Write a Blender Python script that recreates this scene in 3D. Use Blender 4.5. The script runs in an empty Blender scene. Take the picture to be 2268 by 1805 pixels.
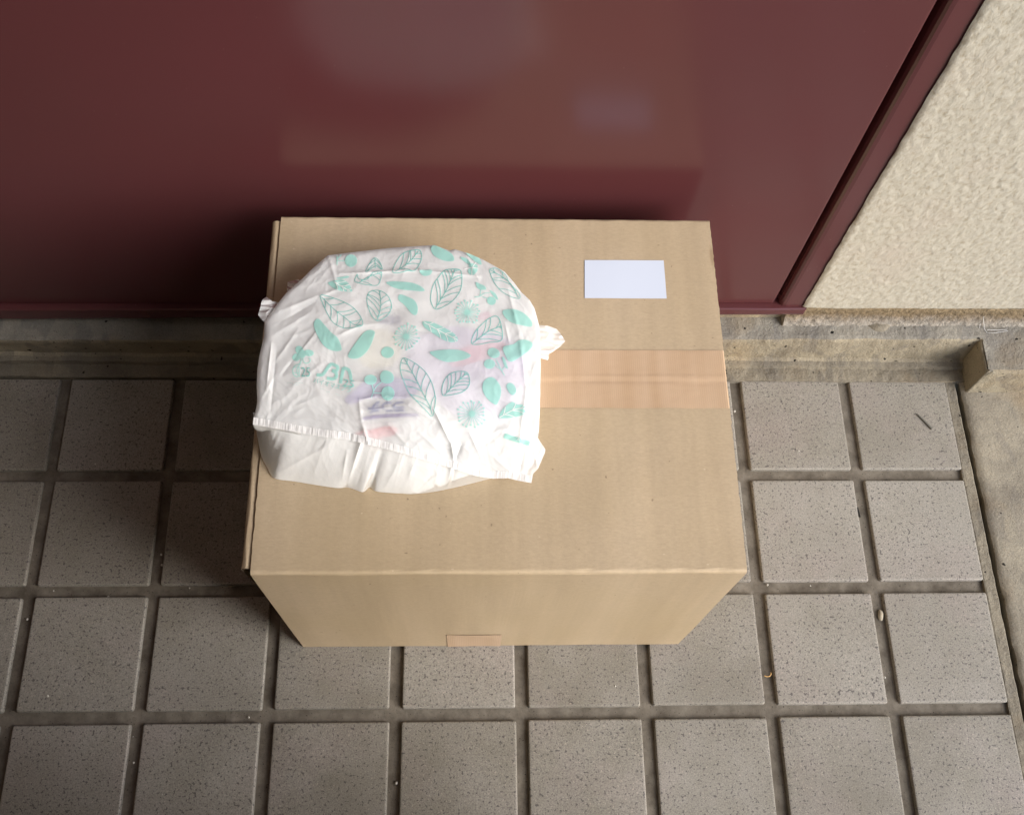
import bpy, bmesh, math, random
import numpy as np
from mathutils import Vector, Euler, Matrix

random.seed(7)
rng = np.random.default_rng(11)
SC = bpy.context.scene
COL = SC.collection

# ------------------------------------------------------------------ camera
CAM = (0.53769638, -0.16345981, 1.27844779)
ROT = (0.412853996, -0.0375347265, -0.0148785407)
FPX, CX, CY = 2308.9272, 1134.0, 902.5          # focal length and centre in photo pixels (2268 wide)
cam_d = bpy.data.cameras.new('camera')
cam = bpy.data.objects.new('camera', cam_d)
COL.objects.link(cam)
cam.location = CAM
cam.rotation_euler = ROT
cam_d.sensor_width = 36.0
cam_d.lens = FPX / 2268.0 * 36.0
cam_d.clip_start = 0.02
cam_d.clip_end = 400.0
SC.camera = cam

# ------------------------------------------------------------------ light
SUN_EL, SUN_AZ = math.radians(29), math.radians(-31)      # azimuth measured from +x towards +y
SUN_STRENGTH, SUN_ANGLE, SKY, EXPO = 1.5, math.radians(42), 0.08, 1.62
world = bpy.data.worlds.new('World')
SC.world = world
world.use_nodes = True
wn = world.node_tree
wn.nodes.clear()
sky = wn.nodes.new('ShaderNodeTexSky')
sky.sky_type = 'NISHITA'
sky.sun_disc = False
sky.sun_elevation = SUN_EL
sky.sun_rotation = math.radians(90) - SUN_AZ
sky.air_density = 1.0
sky.dust_density = 2.0
bg = wn.nodes.new('ShaderNodeBackground')
bg.inputs['Strength'].default_value = SKY
wo = wn.nodes.new('ShaderNodeOutputWorld')
wn.links.new(sky.outputs[0], bg.inputs[0])
wn.links.new(bg.outputs[0], wo.inputs[0])
sun_d = bpy.data.lights.new('sun', 'SUN')
sun_d.energy = SUN_STRENGTH
sun_d.angle = SUN_ANGLE
sun_d.color = (1.0, 0.99, 0.98)
sun = bpy.data.objects.new('sun', sun_d)
COL.objects.link(sun)
sd = Vector((math.cos(SUN_EL) * math.cos(SUN_AZ), math.cos(SUN_EL) * math.sin(SUN_AZ), math.sin(SUN_EL)))
sun.rotation_euler = sd.to_track_quat('Z', 'Y').to_euler()
sun.location = (3, -2, 3)
vs = SC.view_settings
vs.view_transform = 'Standard'
vs.look = 'None'
vs.exposure = EXPO
vs.gamma = 1.0
SC.cycles.max_bounces = 10
SC.cycles.transparent_max_bounces = 24
SC.cycles.sample_clamp_indirect = 6.0

# ------------------------------------------------------------------ helpers
_M = np.array(Euler(ROT, 'XYZ').to_matrix())
_C = np.array(CAM)


def at_z(u, v, z):
    """point of the photo's sight line (photo pixels) at height z; arrays allowed"""
    u, v, z = np.broadcast_arrays(np.asarray(u, float), np.asarray(v, float), np.asarray(z, float))
    d = np.stack([(u - CX) / FPX, -(v - CY) / FPX, -np.ones_like(u)], -1) @ _M.T
    t = (z - _C[2]) / d[..., 2]
    return _C + d * t[..., None]


def at_y(u, v, y):
    d = _M @ np.array([(u - CX) / FPX, -(v - CY) / FPX, -1.0])
    return _C + d * ((y - _C[1]) / d[1])


def tag(o, label=None, cat=None, group=None, kind=None):
    if label: o['label'] = label
    if cat: o['category'] = cat
    if group: o['group'] = group
    if kind: o['kind'] = kind
    return o


def empty(name, loc=(0, 0, 0)):
    o = bpy.data.objects.new(name, None)
    o.empty_display_size = 0.05
    COL.objects.link(o)
    o.location = loc
    return o


def mesh_obj(name, verts, faces, mats, parent=None, smooth=False, midx=None):
    me = bpy.data.meshes.new(name)
    v = np.asarray(verts, float)
    off = np.zeros(3)
    if parent is not None:
        off = np.array(parent['_w']) if '_w' in parent else np.array(parent.location)
    me.from_pydata((v - off).tolist(), [], faces)
    for m in (mats if isinstance(mats, (list, tuple)) else [mats]):
        me.materials.append(m)
    if midx is not None:
        me.polygons.foreach_set('material_index', np.asarray(midx, dtype=np.int32))
    if smooth:
        me.polygons.foreach_set('use_smooth', np.ones(len(me.polygons), dtype=bool))
    me.update()
    o = bpy.data.objects.new(name, me)
    COL.objects.link(o)
    if parent is not None:
        o.parent = parent
    return o


class MB:
    """collects geometry into one mesh"""
    def __init__(s): s.v, s.f, s.m, s.n = [], [], [], 0
    def add(s, verts, faces, mi=0):
        verts = np.asarray(verts, float).reshape(-1, 3)
        s.v.append(verts)
        s.f += [[i + s.n for i in f] for f in faces]
        s.m += [mi] * len(faces)
        s.n += len(verts)
    def grid(s, P, mi=0, flip=False, closed=False):
        a, b = P.shape[:2]
        F = []
        for i in range(a - 1):
            for j in range(b if closed else b - 1):
                k = (j + 1) % b
                q = [i * b + j, i * b + k, (i + 1) * b + k, (i + 1) * b + j]
                F.append(q[::-1] if flip else q)
        s.add(P.reshape(-1, 3), F, mi)
    def box(s, x0, x1, y0, y1, z0, z1, mi=0):
        v = [(x0, y0, z0), (x1, y0, z0), (x1, y1, z0), (x0, y1, z0), (x0, y0, z1), (x1, y0, z1), (x1, y1, z1), (x0, y1, z1)]
        s.add(v, [[3, 2, 1, 0], [4, 5, 6, 7], [0, 1, 5, 4], [1, 2, 6, 5], [2, 3, 7, 6], [3, 0, 4, 7]], mi)
    def build(s, name, mats, parent=None, smooth=False):
        return mesh_obj(name, np.concatenate(s.v), s.f, mats, parent, smooth, s.m)


def bevel(o, w, seg=2, angle=40):
    b = o.modifiers.new('bevel', 'BEVEL')
    b.width = w
    b.segments = seg
    b.limit_method = 'ANGLE'
    b.angle_limit = math.radians(angle)
    return o


_perm = rng.permutation(512)
_gr = rng.normal(size=(512, 2))
_gr /= np.linalg.norm(_gr, axis=1)[:, None]


def noise(x, y):
    x, y = np.broadcast_arrays(np.asarray(x, float), np.asarray(y, float))
    xi, yi = np.floor(x).astype(int), np.floor(y).astype(int)
    fx, fy = x - xi, y - yi
    def g(a, b):
        h = _perm[(_perm[(xi + a) % 512] + yi + b) % 512]
        return _gr[h, 0] * (fx - a) + _gr[h, 1] * (fy - b)
    sx, sy = fx * fx * fx * (fx * (fx * 6 - 15) + 10), fy * fy * fy * (fy * (fy * 6 - 15) + 10)
    return ((g(0, 0) * (1 - sx) + g(1, 0) * sx) * (1 - sy) + (g(0, 1) * (1 - sx) + g(1, 1) * sx) * sy) * 1.5


# ------------------------------------------------------------------ materials
class NT:
    def __init__(s, name):
        s.m = bpy.data.materials.new(name)
        s.m.use_nodes = True
        s.t = s.m.node_tree
        s.b = s.t.nodes['Principled BSDF']
        s.out = s.t.nodes['Material Output']
        s.co = s.n('ShaderNodeTexCoord').outputs['Object']
    def n(s, k, **kw):
        x = s.t.nodes.new(k)
        for a, b in kw.items():
            setattr(x, a, b)
        return x
    def l(s, a, b): s.t.links.new(a, b)
    def map(s, scale):
        x = s.n('ShaderNodeMapping')
        x.inputs['Scale'].default_value = scale
        s.l(s.co, x.inputs[0])
        return x.outputs[0]
    def noise(s, scale, detail=2, rough=.5, vec=None, dist=0.0):
        x = s.n('ShaderNodeTexNoise')
        x.inputs['Scale'].default_value = scale
        x.inputs['Detail'].default_value = detail
        x.inputs['Roughness'].default_value = rough
        x.inputs['Distortion'].default_value = dist
        s.l(vec if vec is not None else s.co, x.inputs['Vector'])
        return x.outputs['Fac']
    def ramp(s, fac, stops, interp='LINEAR'):
        x = s.n('ShaderNodeValToRGB')
        r = x.color_ramp
        r.interpolation = interp
        while len(r.elements) < len(stops): r.elements.new(.5)
        for e, (p, c) in zip(r.elements, stops):
            e.position = p
            e.color = (c, c, c, 1) if isinstance(c, (int, float)) else (*c, 1)
        s.l(fac, x.inputs[0])
        return x.outputs[0]
    def mix(s, fac, a, b, mode='MIX'):
        x = s.n('ShaderNodeMix', data_type='RGBA', blend_type=mode)
        for sock, val in ((x.inputs[0], fac), (x.inputs[6], a), (x.inputs[7], b)):
            if hasattr(val, 'is_linked'): s.l(val, sock)
            elif isinstance(val, (int, float)): sock.default_value = val
            else: sock.default_value = (*val, 1)
        return x.outputs[2]
    def math(s, op, a, b=0.0):
        x = s.n('ShaderNodeMath', operation=op)
        for sock, val in ((x.inputs[0], a), (x.inputs[1], b)):
            if hasattr(val, 'is_linked'): s.l(val, sock)
            else: sock.default_value = val
        return x.outputs[0]
    def bump(s, h, strength, dist, prev=None):
        x = s.n('ShaderNodeBump')
        x.inputs['Strength'].default_value = strength
        x.inputs['Distance'].default_value = dist
        s.l(h, x.inputs['Height'])
        if prev is not None: s.l(prev, x.inputs['Normal'])
        return x.outputs[0]
    def done(s, col=None, rough=None, nrm=None, spec=None, coat=None):
        for k, v in (('Base Color', col), ('Roughness', rough), ('Normal', nrm), ('Specular IOR Level', spec), ('Coat Weight', coat)):
            if v is None: continue
            if hasattr(v, 'is_linked'): s.l(v, s.b.inputs[k])
            elif isinstance(v, (int, float)): s.b.inputs[k].default_value = v
            else: s.b.inputs[k].default_value = (*v, 1)
        return s.m


def m_tile():
    t = NT('glazed_speckled_tile')
    at = t.n('ShaderNodeAttribute', attribute_name='tint')
    base = t.mix(at.outputs['Fac'], (.226, .209, .174), (.292, .275, .24))
    base = t.mix(t.ramp(t.noise(16, 3, .6), [(.35, 0), (.7, 1)]), base, t.mix(.5, base, (.32, .30, .275)))
    base = t.mix(t.ramp(t.noise(9, 4, .6), [(.5, 0), (.75, .5)]), base, (.30, .255, .24))
    fine = t.ramp(t.noise(620, 3, .7), [(.33, .70), (.67, 1.20)])
    base = t.mix(1.0, base, fine, 'MULTIPLY')
    lt = t.ramp(t.noise(420, 1, .5), [(.66, 0), (.72, .55)])
    base = t.mix(lt, base, (.46, .40, .35))
    # dark specks in two sizes, denser in some patches
    dens = t.ramp(t.noise(22, 2, .5), [(.3, -.035), (.7, .035)])
    s1 = t.math('ADD', t.noise(290, 1.5, .55), t.math('MULTIPLY', t.noise(26, 2), .10))
    k1 = t.ramp(s1, [(.672, 0), (.705, .95)])
    base = t.mix(t.math('MULTIPLY', k1, .85), base, (.075, .066, .066))
    stain = t.ramp(t.noise(6.5, 5, .65, dist=.4), [(.42, 0), (.72, .5)])
    base = t.mix(stain, base, t.mix(1.0, base, (.62, .60, .55), 'MULTIPLY'))
    s2 = t.noise(560, 1, .5)
    k2 = t.ramp(s2, [(.64, 0), (.70, .7)])
    base = t.mix(k2, base, (.09, .08, .075))
    h = t.noise(700, 2, .5)
    nb = t.bump(h, .35, .0006, t.bump(t.noise(60, 2), .2, .0015))
    r = t.ramp(t.noise(30, 3), [(.3, .42), (.7, .58)])
    return t.done(base, r, nb, .45)


def m_grout():
    t = NT('dirty_grout')
    c = t.ramp(t.noise(38, 4, .65), [(.3, (.095, .08, .062)), (.5, (.15, .131, .106)), (.72, (.22, .195, .16))])
    c = t.mix(t.ramp(t.noise(520, 1, .5), [(.70, 0), (.74, 1)]), c, (.02, .016, .012))
    nb = t.bump(t.noise(260, 3, .6), .5, .0012)
    return t.done(c, .85, nb, .25)


def m_concrete(name, tint=(1, 1, 1), pits=.755, blot=.55, rough=1.0):
    t = NT(name)
    c = t.ramp(t.noise(14, 5, .62), [(.28, (.225, .205, .175)), (.5, (.34, .315, .265)), (.72, (.43, .395, .325))])
    st = t.ramp(t.noise(30, 2, .5, vec=t.map((1, .5, .8)), dist=.6), [(.55, 0), (.60, blot)])
    c = t.mix(st, c, (.235, .22, .20))
    rust = t.ramp(t.noise(11, 3, .6), [(.55, 0), (.8, .5)])
    c = t.mix(rust, c, (.36, .26, .145))
    c = t.mix(1.0, c, t.ramp(t.noise(650, 2, .6), [(.3, .8), (.7, 1.15)]), 'MULTIPLY')
    pit = t.ramp(t.noise(120, 1.2, .5), [(pits, 0), (pits + .02, 1)])
    c = t.mix(pit, c, (.012, .010, .008))
    pit2 = t.ramp(t.noise(420, 1, .5), [(.735, 0), (.765, .85)])
    c = t.mix(pit2, c, (.03, .026, .022))
    c = t.mix(1.0, c, tint, 'MULTIPLY')
    nb = t.bump(t.noise(300, 4, .65), .55, .0016, t.bump(t.noise(45, 4, .65), .7 * rough, .005))
    return t.done(c, .82, nb, .3)


def m_mortar():
    t = NT('stained_mortar')
    z = t.n('ShaderNodeSeparateXYZ')
    t.l(t.co, z.inputs[0])
    hz = t.math('ADD', t.math('ADD', z.outputs['Z'], .091), t.math('MULTIPLY', t.noise(60, 3), .018))
    c = t.ramp(hz, [(.064, (.30, .275, .24)), (.072, (.24, .205, .165)), (.080, (.17, .128, .08)), (.105, (.32, .25, .155))])
    c = t.mix(1.0, c, t.ramp(t.noise(150, 3, .7), [(.3, .6), (.7, 1.35)]), 'MULTIPLY')
    c = t.mix(t.ramp(t.noise(170, 1, .5), [(.72, 0), (.75, 1)]), c, (.015, .012, .01))
    nb = t.bump(t.noise(190, 4, .7), .9, .004)
    return t.done(c, .9, nb, .2)


def m_plaster():
    t = NT('cream_roughcast_plaster')
    v = t.map((1.0, 1.0, .75))
    h = t.noise(190, 3, .55, vec=v, dist=.4)
    h2 = t.noise(330, 3, .6, vec=v)
    c = t.ramp(t.math('ADD', t.math('MULTIPLY', h, .75), t.math('MULTIPLY', h2, .25)), [(.33, (.335, .30, .23)), (.47, (.41, .382, .318)), (.64, (.455, .434, .372))])
    c = t.mix(t.ramp(t.noise(12, 3), [(.5, 0), (.75, .35)]), c, (.42, .36, .31))
    nb = t.bump(h2, .4, .0009, t.bump(h, .42, .0016))
    return t.done(c, .7, nb, .3)


def m_door(name, col):
    t = NT(name)
    c = t.mix(t.ramp(t.noise(3.2, 3, .6), [(.35, 0), (.7, 1)]), col, tuple(x * f for x, f in zip(col, (.95, 1.06, 1.0))))
    c = t.mix(t.ramp(t.noise(420, 0, .5), [(.875, 0), (.90, .4)]), c, (.22, .15, .14))
    r = t.ramp(t.noise(8, 4, .6), [(.3, .20), (.7, .235)])
    nb = t.bump(t.noise(900, 2, .5), .05, .0004, t.bump(t.noise(7, 1.5), .10, .006))
    return t.done(c, r, nb, .5)


def m_card(name, worn_lit=0.0):
    t = NT(name)
    w = t.noise(60, 3, .6, vec=t.map((1.0, .05, .05)))
    w2 = t.noise(13, 3, .55, vec=t.map((1.0, .08, .08)))
    c = t.ramp(w2, [(.3, (.40, .308, .198)), (.7, (.465, .366, .25))])
    c = t.mix(1.0, c, t.ramp(w, [(.3, .945), (.7, 1.045)]), 'MULTIPLY')
    c = t.mix(1.0, c, t.ramp(t.noise(480, 3, .7, vec=t.map((.45, 1.2, 1.2))), [(.25, .90), (.75, 1.09)]), 'MULTIPLY')
    c = t.mix(t.ramp(t.noise(5, 3), [(.42, 0), (.72, .4)]), c, (.40, .31, .18))
    c = t.mix(t.ramp(t.noise(210, 0, .5), [(.865, 0), (.89, .6)]), c, (.16, .115, .07))
    c = t.mix(t.ramp(t.noise(230, 0, .5, vec=t.map((1, 1.3, 1.7))), [(.87, 0), (.90, .5)]), c, (.60, .50, .36))
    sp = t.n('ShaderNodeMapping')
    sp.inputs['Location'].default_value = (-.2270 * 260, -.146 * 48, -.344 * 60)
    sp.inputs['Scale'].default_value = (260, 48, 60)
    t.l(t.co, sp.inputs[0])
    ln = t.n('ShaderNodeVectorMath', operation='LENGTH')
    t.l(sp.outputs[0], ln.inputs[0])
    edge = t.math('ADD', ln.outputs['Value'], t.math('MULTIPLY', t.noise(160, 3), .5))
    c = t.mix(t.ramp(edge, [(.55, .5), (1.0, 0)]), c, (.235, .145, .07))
    if worn_lit:
        c = t.mix(worn_lit, c, (.60, .49, .345))  # paler fold line: part worn paper, part painted highlight
    nb = t.bump(w, .12, .0008, t.bump(t.noise(700, 2, .6), .18, .0006))
    return t.done(c, .62, nb, .32)


def m_edge():
    t = NT('corrugated_cut_edge')
    w = t.n('ShaderNodeTexWave')
    w.bands_direction = 'Y'
    w.inputs['Scale'].default_value = 42
    w.inputs['Distortion'].default_value = 1.5
    t.l(t.co, w.inputs[0])
    c = t.mix(w.outputs['Fac'], (.48, .38, .26), (.68, .58, .44))
    return t.done(c, .85, None, .1)


def m_tape():
    t = NT('ribbed_brown_tape')
    w = t.n('ShaderNodeTexWave')
    w.bands_direction = 'X'
    w.inputs['Scale'].default_value = 150
    t.l(t.co, w.inputs[0])
    w2 = t.noise(50, 2, .5, vec=t.map((1, .12, .12)))
    c = t.ramp(w2, [(.3, (.47, .325, .205)), (.7, (.535, .385, .262))])
    c = t.mix(1.0, c, t.ramp(w.outputs['Fac'], [(0, .965), (1, 1.03)]), 'MULTIPLY')
    nb = t.bump(w.outputs['Fac'], .22, .0003)
    return t.done(c, .38, nb, .45)


def plain(name, col, rough=.6, spec=.4, var=1.0):
    t = NT(name)
    c = t.mix(var, col, t.ramp(t.noise(180, 2), [(.3, .93), (.7, 1.05)]), 'MULTIPLY')
    return t.done(c, rough, None, spec)


def m_film(name, col, clear, trans=.45, rough=.28, cling=()):
    """thin plastic sheet: scatters, lets light through, a little see-through, glossy skin"""
    t = NT(name)
    t.t.nodes.remove(t.b)
    mott = t.ramp(t.noise(60, 3, .6), [(.3, .95), (.7, 1.0)])
    c = t.mix(1.0, col, mott, 'MULTIPLY')
    nb = t.bump(t.noise(90, 3, .6), .12, .002)
    d = t.n('ShaderNodeBsdfDiffuse'); t.l(c, d.inputs[0]); t.l(nb, d.inputs['Normal'])
    tr = t.n('ShaderNodeBsdfTranslucent'); t.l(c, tr.inputs[0]); t.l(nb, tr.inputs['Normal'])
    a = t.n('ShaderNodeMixShader'); a.inputs[0].default_value = trans
    t.l(d.outputs[0], a.inputs[1]); t.l(tr.outputs[0], a.inputs[2])
    tp = t.n('ShaderNodeBsdfTransparent')
    tp.inputs[0].default_value = (*[min(1, x * 1.08) for x in col], 1)
    b = t.n('ShaderNodeMixShader'); b.inputs[0].default_value = clear
    if cling:                       # where the film clings to the wrapper it turns clearer
        fac = clear
        for (cx, cy), (rx, ry), amt in cling:
            mp = t.n('ShaderNodeMapping')
            mp.inputs['Location'].default_value = (-cx / rx, -cy / ry, 0)
            mp.inputs['Scale'].default_value = (1 / rx, 1 / ry, 0)
            t.l(t.co, mp.inputs[0])
            ln = t.n('ShaderNodeVectorMath', operation='LENGTH')
            t.l(mp.outputs[0], ln.inputs[0])
            d_ = t.math('ADD', ln.outputs['Value'], t.math('MULTIPLY', t.math('SUBTRACT', t.noise(45, 3), .5), .9))
            fac = t.math('ADD', fac, t.ramp(d_, [(.55, amt), (1.05, 0)]))
        t.l(fac, b.inputs[0])
    t.l(a.outputs[0], b.inputs[1]); t.l(tp.outputs[0], b.inputs[2])
    g = t.n('ShaderNodeBsdfGlossy'); g.inputs['Roughness'].default_value = rough; t.l(nb, g.inputs['Normal'])
    fr = t.n('ShaderNodeFresnel'); fr.inputs[0].default_value = 1.45
    e = t.n('ShaderNodeMixShader'); t.l(t.math('MULTIPLY', fr.outputs[0], .6), e.inputs[0])
    t.l(b.outputs[0], e.inputs[1]); t.l(g.outputs[0], e.inputs[2])
    t.l(e.outputs[0], t.out.inputs[0])
    return t.m


TILE, GROUT = m_tile(), m_grout()
CONC, CONC2, MORTAR = m_concrete('stained_concrete', (.80, .755, .66), .715, .75), m_concrete('trowelled_concrete', (.80, .775, .73), .76, .45, .35), m_mortar()
CONCTOP, LEDGE = m_concrete('shade_tinted_step_top', (.66, .67, .69), .735), m_concrete('mortar_ledge', (.60, .575, .53), .74)  # grey mortar top; sky blue and low light's shade put into its tint
PLASTER = m_plaster()
DOOR, FRAME = m_door('maroon_door_paint', (.084, .0240, .0270)), m_door('maroon_frame_paint', (.086, .0250, .0285))
CARD, WORN_LIT, EDGE = m_card('kraft_cardboard'), m_card('kraft_cardboard_fold', .14), m_edge()
TAPE = m_tape()
STICK = plain('white_sticker_paper', (.60, .66, .78), .5, .4, 0)
def _bag_xy(u, v):
    p, c = at_z(u, v, .3442 + .045), at_z(890, 830, .3442)
    return float(p[0] - c[0]), float(p[1] - c[1])


FILM = m_film('white_bag_film', (.975, .99, 1.0), .34, .22, .24, [(_bag_xy(835, 885), (.050, .034), .30), (_bag_xy(1070, 780), (.055, .05), .13), (_bag_xy(858, 708), (.03, .014), .22)])
FILM2 = m_film('white_bag_film_inner', (.95, .96, .955), .04, .3)
HEMM = m_film('white_bag_hem', (.90, .90, .90), .05, .3)
PRINT = m_film('mint_bag_print', (.46, .79, .73), .14, .25, .3)
PRINT2 = m_film('mint_bag_print_lines', (.25, .59, .545), .06, .25, .3)
WALLP = plain('painted_wall', (.52, .46, .38), .9, .2)

# ------------------------------------------------------------------ the place: floor, step, wall, door
P = 0.15                     # tile pitch
J = 0.0074                   # half joint


def build_floor():
    mb = MB()
    tint = []
    seg = .0013
    for i in range(-8, 8):
        for j in range(-9, 3):
            x0, x1 = i * P + J, (i + 1) * P - J
            y0, y1 = j * P + J, (j + 1) * P - J
            if j == 2: y1 = .4362
            if i == 7: x1 = 1.1912
            x0 += rng.uniform(-.0006, .0006); x1 += rng.uniform(-.0006, .0006)
            y0 += rng.uniform(-.0006, .0006); y1 += rng.uniform(-.0006, .0006)
            dz = rng.uniform(-.0004, .0004)
            tx, ty = rng.uniform(-.0004, .0004, 2)
            rings = []
            for ins, z in ((-.0004, -.0085), (0, -.0022), (.0006, -.0007), (seg, 0), (seg * 2.2, .0002)):
                a, b, c, d, r = x0 + ins, x1 - ins, y0 + ins, y1 - ins, max(.0008, .0026 - ins * .5)
                pts = []
                for cx, cy, a0 in ((b - r, d - r, 0), (a + r, d - r, 90), (a + r, c + r, 180), (b - r, c + r, 270)):
                    for k in range(4):
                        an = math.radians(a0 + k * 30)
                        pts.append((cx + r * math.cos(an), cy + r * math.sin(an)))
                pts = np.array(pts)
                zz = z + dz + tx * (pts[:, 0] - (x0 + x1) / 2) / .07 + ty * (pts[:, 1] - (y0 + y1) / 2) / .07
                rings.append(np.column_stack([pts, zz]))
            n0 = len(mb.f)
            mb.grid(np.array(rings), 0, closed=True)
            mb.add(rings[-1], [list(range(16))], 0)
            tint += [float(rng.uniform(-.35, 1.35))] * (len(mb.f) - n0)
    # grout bed, and the filled joint that closes the field on the right
    nx, ny = 260, 180
    X, Y = np.meshgrid(np.linspace(-1.25, 1.206, nx), np.linspace(-1.4, .440, ny))
    Z = -.0056 + .0007 * noise(X * 30, Y * 30) + .0004 * noise(X * 90, Y * 90)
    n0 = len(mb.f)
    mb.grid(np.dstack([X, Y, Z]), 1)
    yy = np.linspace(-1.4, .437, 420)
    e = .0006 * noise(yy * 60, yy * 0 + 3.3)
    e2 = .0007 * noise(yy * 70, yy * 0 + 8.3)
    prof = [(1.1905, -.006), (1.1907, -.0015), (1.1925, -.0009), (1.199, -.0012), (1.2045, -.0011), (1.2058, -.0022), (1.206, -.016)]
    G = np.zeros((len(prof), len(yy), 3))
    for a, (x, z) in enumerate(prof):
        G[a, :, 0] = x + (e2 if a > 3 else e * .6)
        G[a, :, 1] = yy
        G[a, :, 2] = z + .0003 * noise(yy * 40 + a, yy * 0 + a)
    mb.grid(G, 2, flip=True)
    mb.box(1.2, 1.225, -1.4, .47, -.03, -.0155, 1)
    tint += [0.5] * (len(mb.f) - n0)
    o = mb.build('tiled_floor', [TILE, GROUT, LEDGE])
    at = o.data.attributes.new('tint', 'FLOAT', 'FACE')
    at.data.foreach_set('value', np.array(tint, dtype=np.float32))
    tag(o, kind='structure')
    # plain concrete to the right of the joint
    n = 300
    X, Y = np.meshgrid(np.concatenate([np.linspace(0, .02, 10), np.linspace(.03, .35, 60), np.linspace(.4, 3.0, 20)]), np.linspace(-1.4, .52, n))
    X = X + 1.2125
    w = np.exp(-(X - 1.2125) / .004)
    Z = .0012 - .0035 * w + .0006 * noise(X * 25, Y * 25) + .0003 * noise(X * 120, Y * 120)
    X = X + w * (.0016 * noise(Y * 55, Y * 0 + 1.7) + .0010 * noise(Y * 190, Y * 0 + 4.1))
    mb = MB()
    mb.grid(np.dstack([X, Y, Z]), 0)
    edge = np.stack([np.column_stack([X[:, 0], Y[:, 0], Z[:, 0]]), np.column_stack([X[:, 0] + .0005, Y[:, 0], Z[:, 0] - .02])], 1)
    mb.grid(edge, 0, flip=True)
    tag(mb.build('concrete_floor', [CONC2], smooth=True), kind='structure')


def build_step():
    """low concrete step under door and wall, with the mortar ledge at its foot"""
    pl = [(.4385, -.006), (.4395, .0025), (.449, .0030), (.4575, .0020), (.4588, .0095), (.4655, .0105), (.4705, .0120), (.4695, .030), (.4680, .045), (.4692, .0497), (.474, .0505), (.486, .0510), (.54, .0510)]
    pr = [(.4345, -.006), (.4352, .0025), (.445, .0030), (.4535, .0020), (.4548, .0090), (.4615, .0100), (.4660, .0115), (.4670, .035), (.4690, .0555), (.4705, .0592), (.475, .0602), (.488, .0607), (.54, .0607)]
    xs = np.linspace(-1.25, 1.2285, 620)
    t = np.clip((xs - 0.0) / 1.05, -.6, 1.2)
    G = np.zeros((len(pl), len(xs), 3))
    for a, ((ya, za), (yb, zb)) in enumerate(zip(pl, pr)):
        amp = .0011 if a in (1, 2, 3, 4, 5) else .0008
        G[a, :, 0] = xs
        G[a, :, 1] = ya + (yb - ya) * t + 1.5 * amp * noise(xs * 22, xs * 0 + a * .35) + .0005 * noise(xs * 110, xs * 0 + a * .6)
        G[a, :, 2] = za + (zb - za) * t + amp * .8 * noise(xs * 18, xs * 0 + 7 + a * .35) + .0004 * noise(xs * 130, xs * 0 + 3 + a * .6)
    root = empty('concrete_step', (.6, .5, 0))
    tag(root, 'long stained concrete step running under the maroon door and cream wall', 'step')
    mb = MB()
    mb.grid(G, 0, flip=True)
    w = len(xs) - 1
    for k in range(len(mb.f)):
        row = k // w
        mb.m[k] = 2 if row < 5 else (0 if row < 9 else 1)
    mb.build('step_body', [CONC, CONCTOP, LEDGE], root, smooth=False)
    # dried drip of plaster that hangs over the edge
    c = at_z(1947, 722, .0605)
    mb = MB()
    R = []
    for r in np.linspace(0.02, 1, 9):
        a = np.linspace(0, 2 * math.pi, 36, endpoint=False)
        rx = .0155 * r * (1 + .08 * np.sin(3 * a))
        ry = np.where(np.sin(a) > 0, .007, .0115) * r
        zz = .0612 + .0042 * (1 - r ** 2.2) - .004 * np.clip(-np.sin(a), 0, 1) * r ** 4
        R.append(np.column_stack([c[0] + rx * np.cos(a), c[1] + .0 + ry * np.sin(a), zz]))
    mb.grid(np.array(R)[::-1], 0, closed=True)
    mb.build('plaster_drip', [LEDGE], root, smooth=True)
    # thicker block at the right, standing forward of the step
    root = empty('concrete_plinth', (1.5, .45, 0))
    tag(root, 'wide flat concrete block standing forward at the right end of the step', 'plinth')
    mb = MB()
    a, b = np.linspace(0, 1, 26), np.linspace(0, 1, 150)
    xl = 1.2178
    ys, zs = .4192, .0605
    # perimeter profile: left face and front face as one bent strip
    path = [(xl + .0012, .56)] + [(xl + .0009 * noise(q * 30, 2.2), ys + .003 + (1 - q) * .13) for q in np.linspace(0, 1, 60)] + [(xl + .0006, ys + .0008), (xl + .003, ys)] + [(xl + .004 + q * 1.4, ys + .0008 * noise(q * 30, 5.2)) for q in np.linspace(0, 1, 160)]
    path = np.array([(float(x), float(y)) for x, y in path])
    rows = []
    for z, ins in ((-.004, 0), (.012, .0002), (.03, .0005), (.05, .0010), (.0575, .0018), (.0598, .0032), (.0606, .0062)):
        q = path.copy()
        q[:62, 0] += ins
        q[62:, 1] += ins
        q[61:63] += ins * .5
        nz = .0006 * noise(q[:, 0] * 60 + z * 90, q[:, 1] * 60)
        rows.append(np.column_stack([q[:, 0] + nz, q[:, 1] + nz, np.full(len(q), z) + (.0009 * noise(q[:, 0] * 50, q[:, 1] * 50 + 9) if z > .04 else 0)]))
    mb.grid(np.array(rows), 0)
    top = rows[-1]
    inner = top.copy()
    inner[:, 1] = .56
    inner[:, 0] = np.maximum(inner[:, 0], xl + .006)
    mb.grid(np.array([top, top * .5 + inner * .5, inner])[:, 61:], 1)
    lf = top[:62]
    mb.grid(np.array([lf, lf + np.array([.004, 0, -.0001])]), 1)
    mb.build('plinth_body', [CONC, CONCTOP], root, smooth=True)


def zb(x): return .0915 + .0123 * (x + .06)         # bottom edge of the door leaf
def zl(x): return .066 + .0232 * (x - .0433)       # bottom of the sill lip


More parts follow.
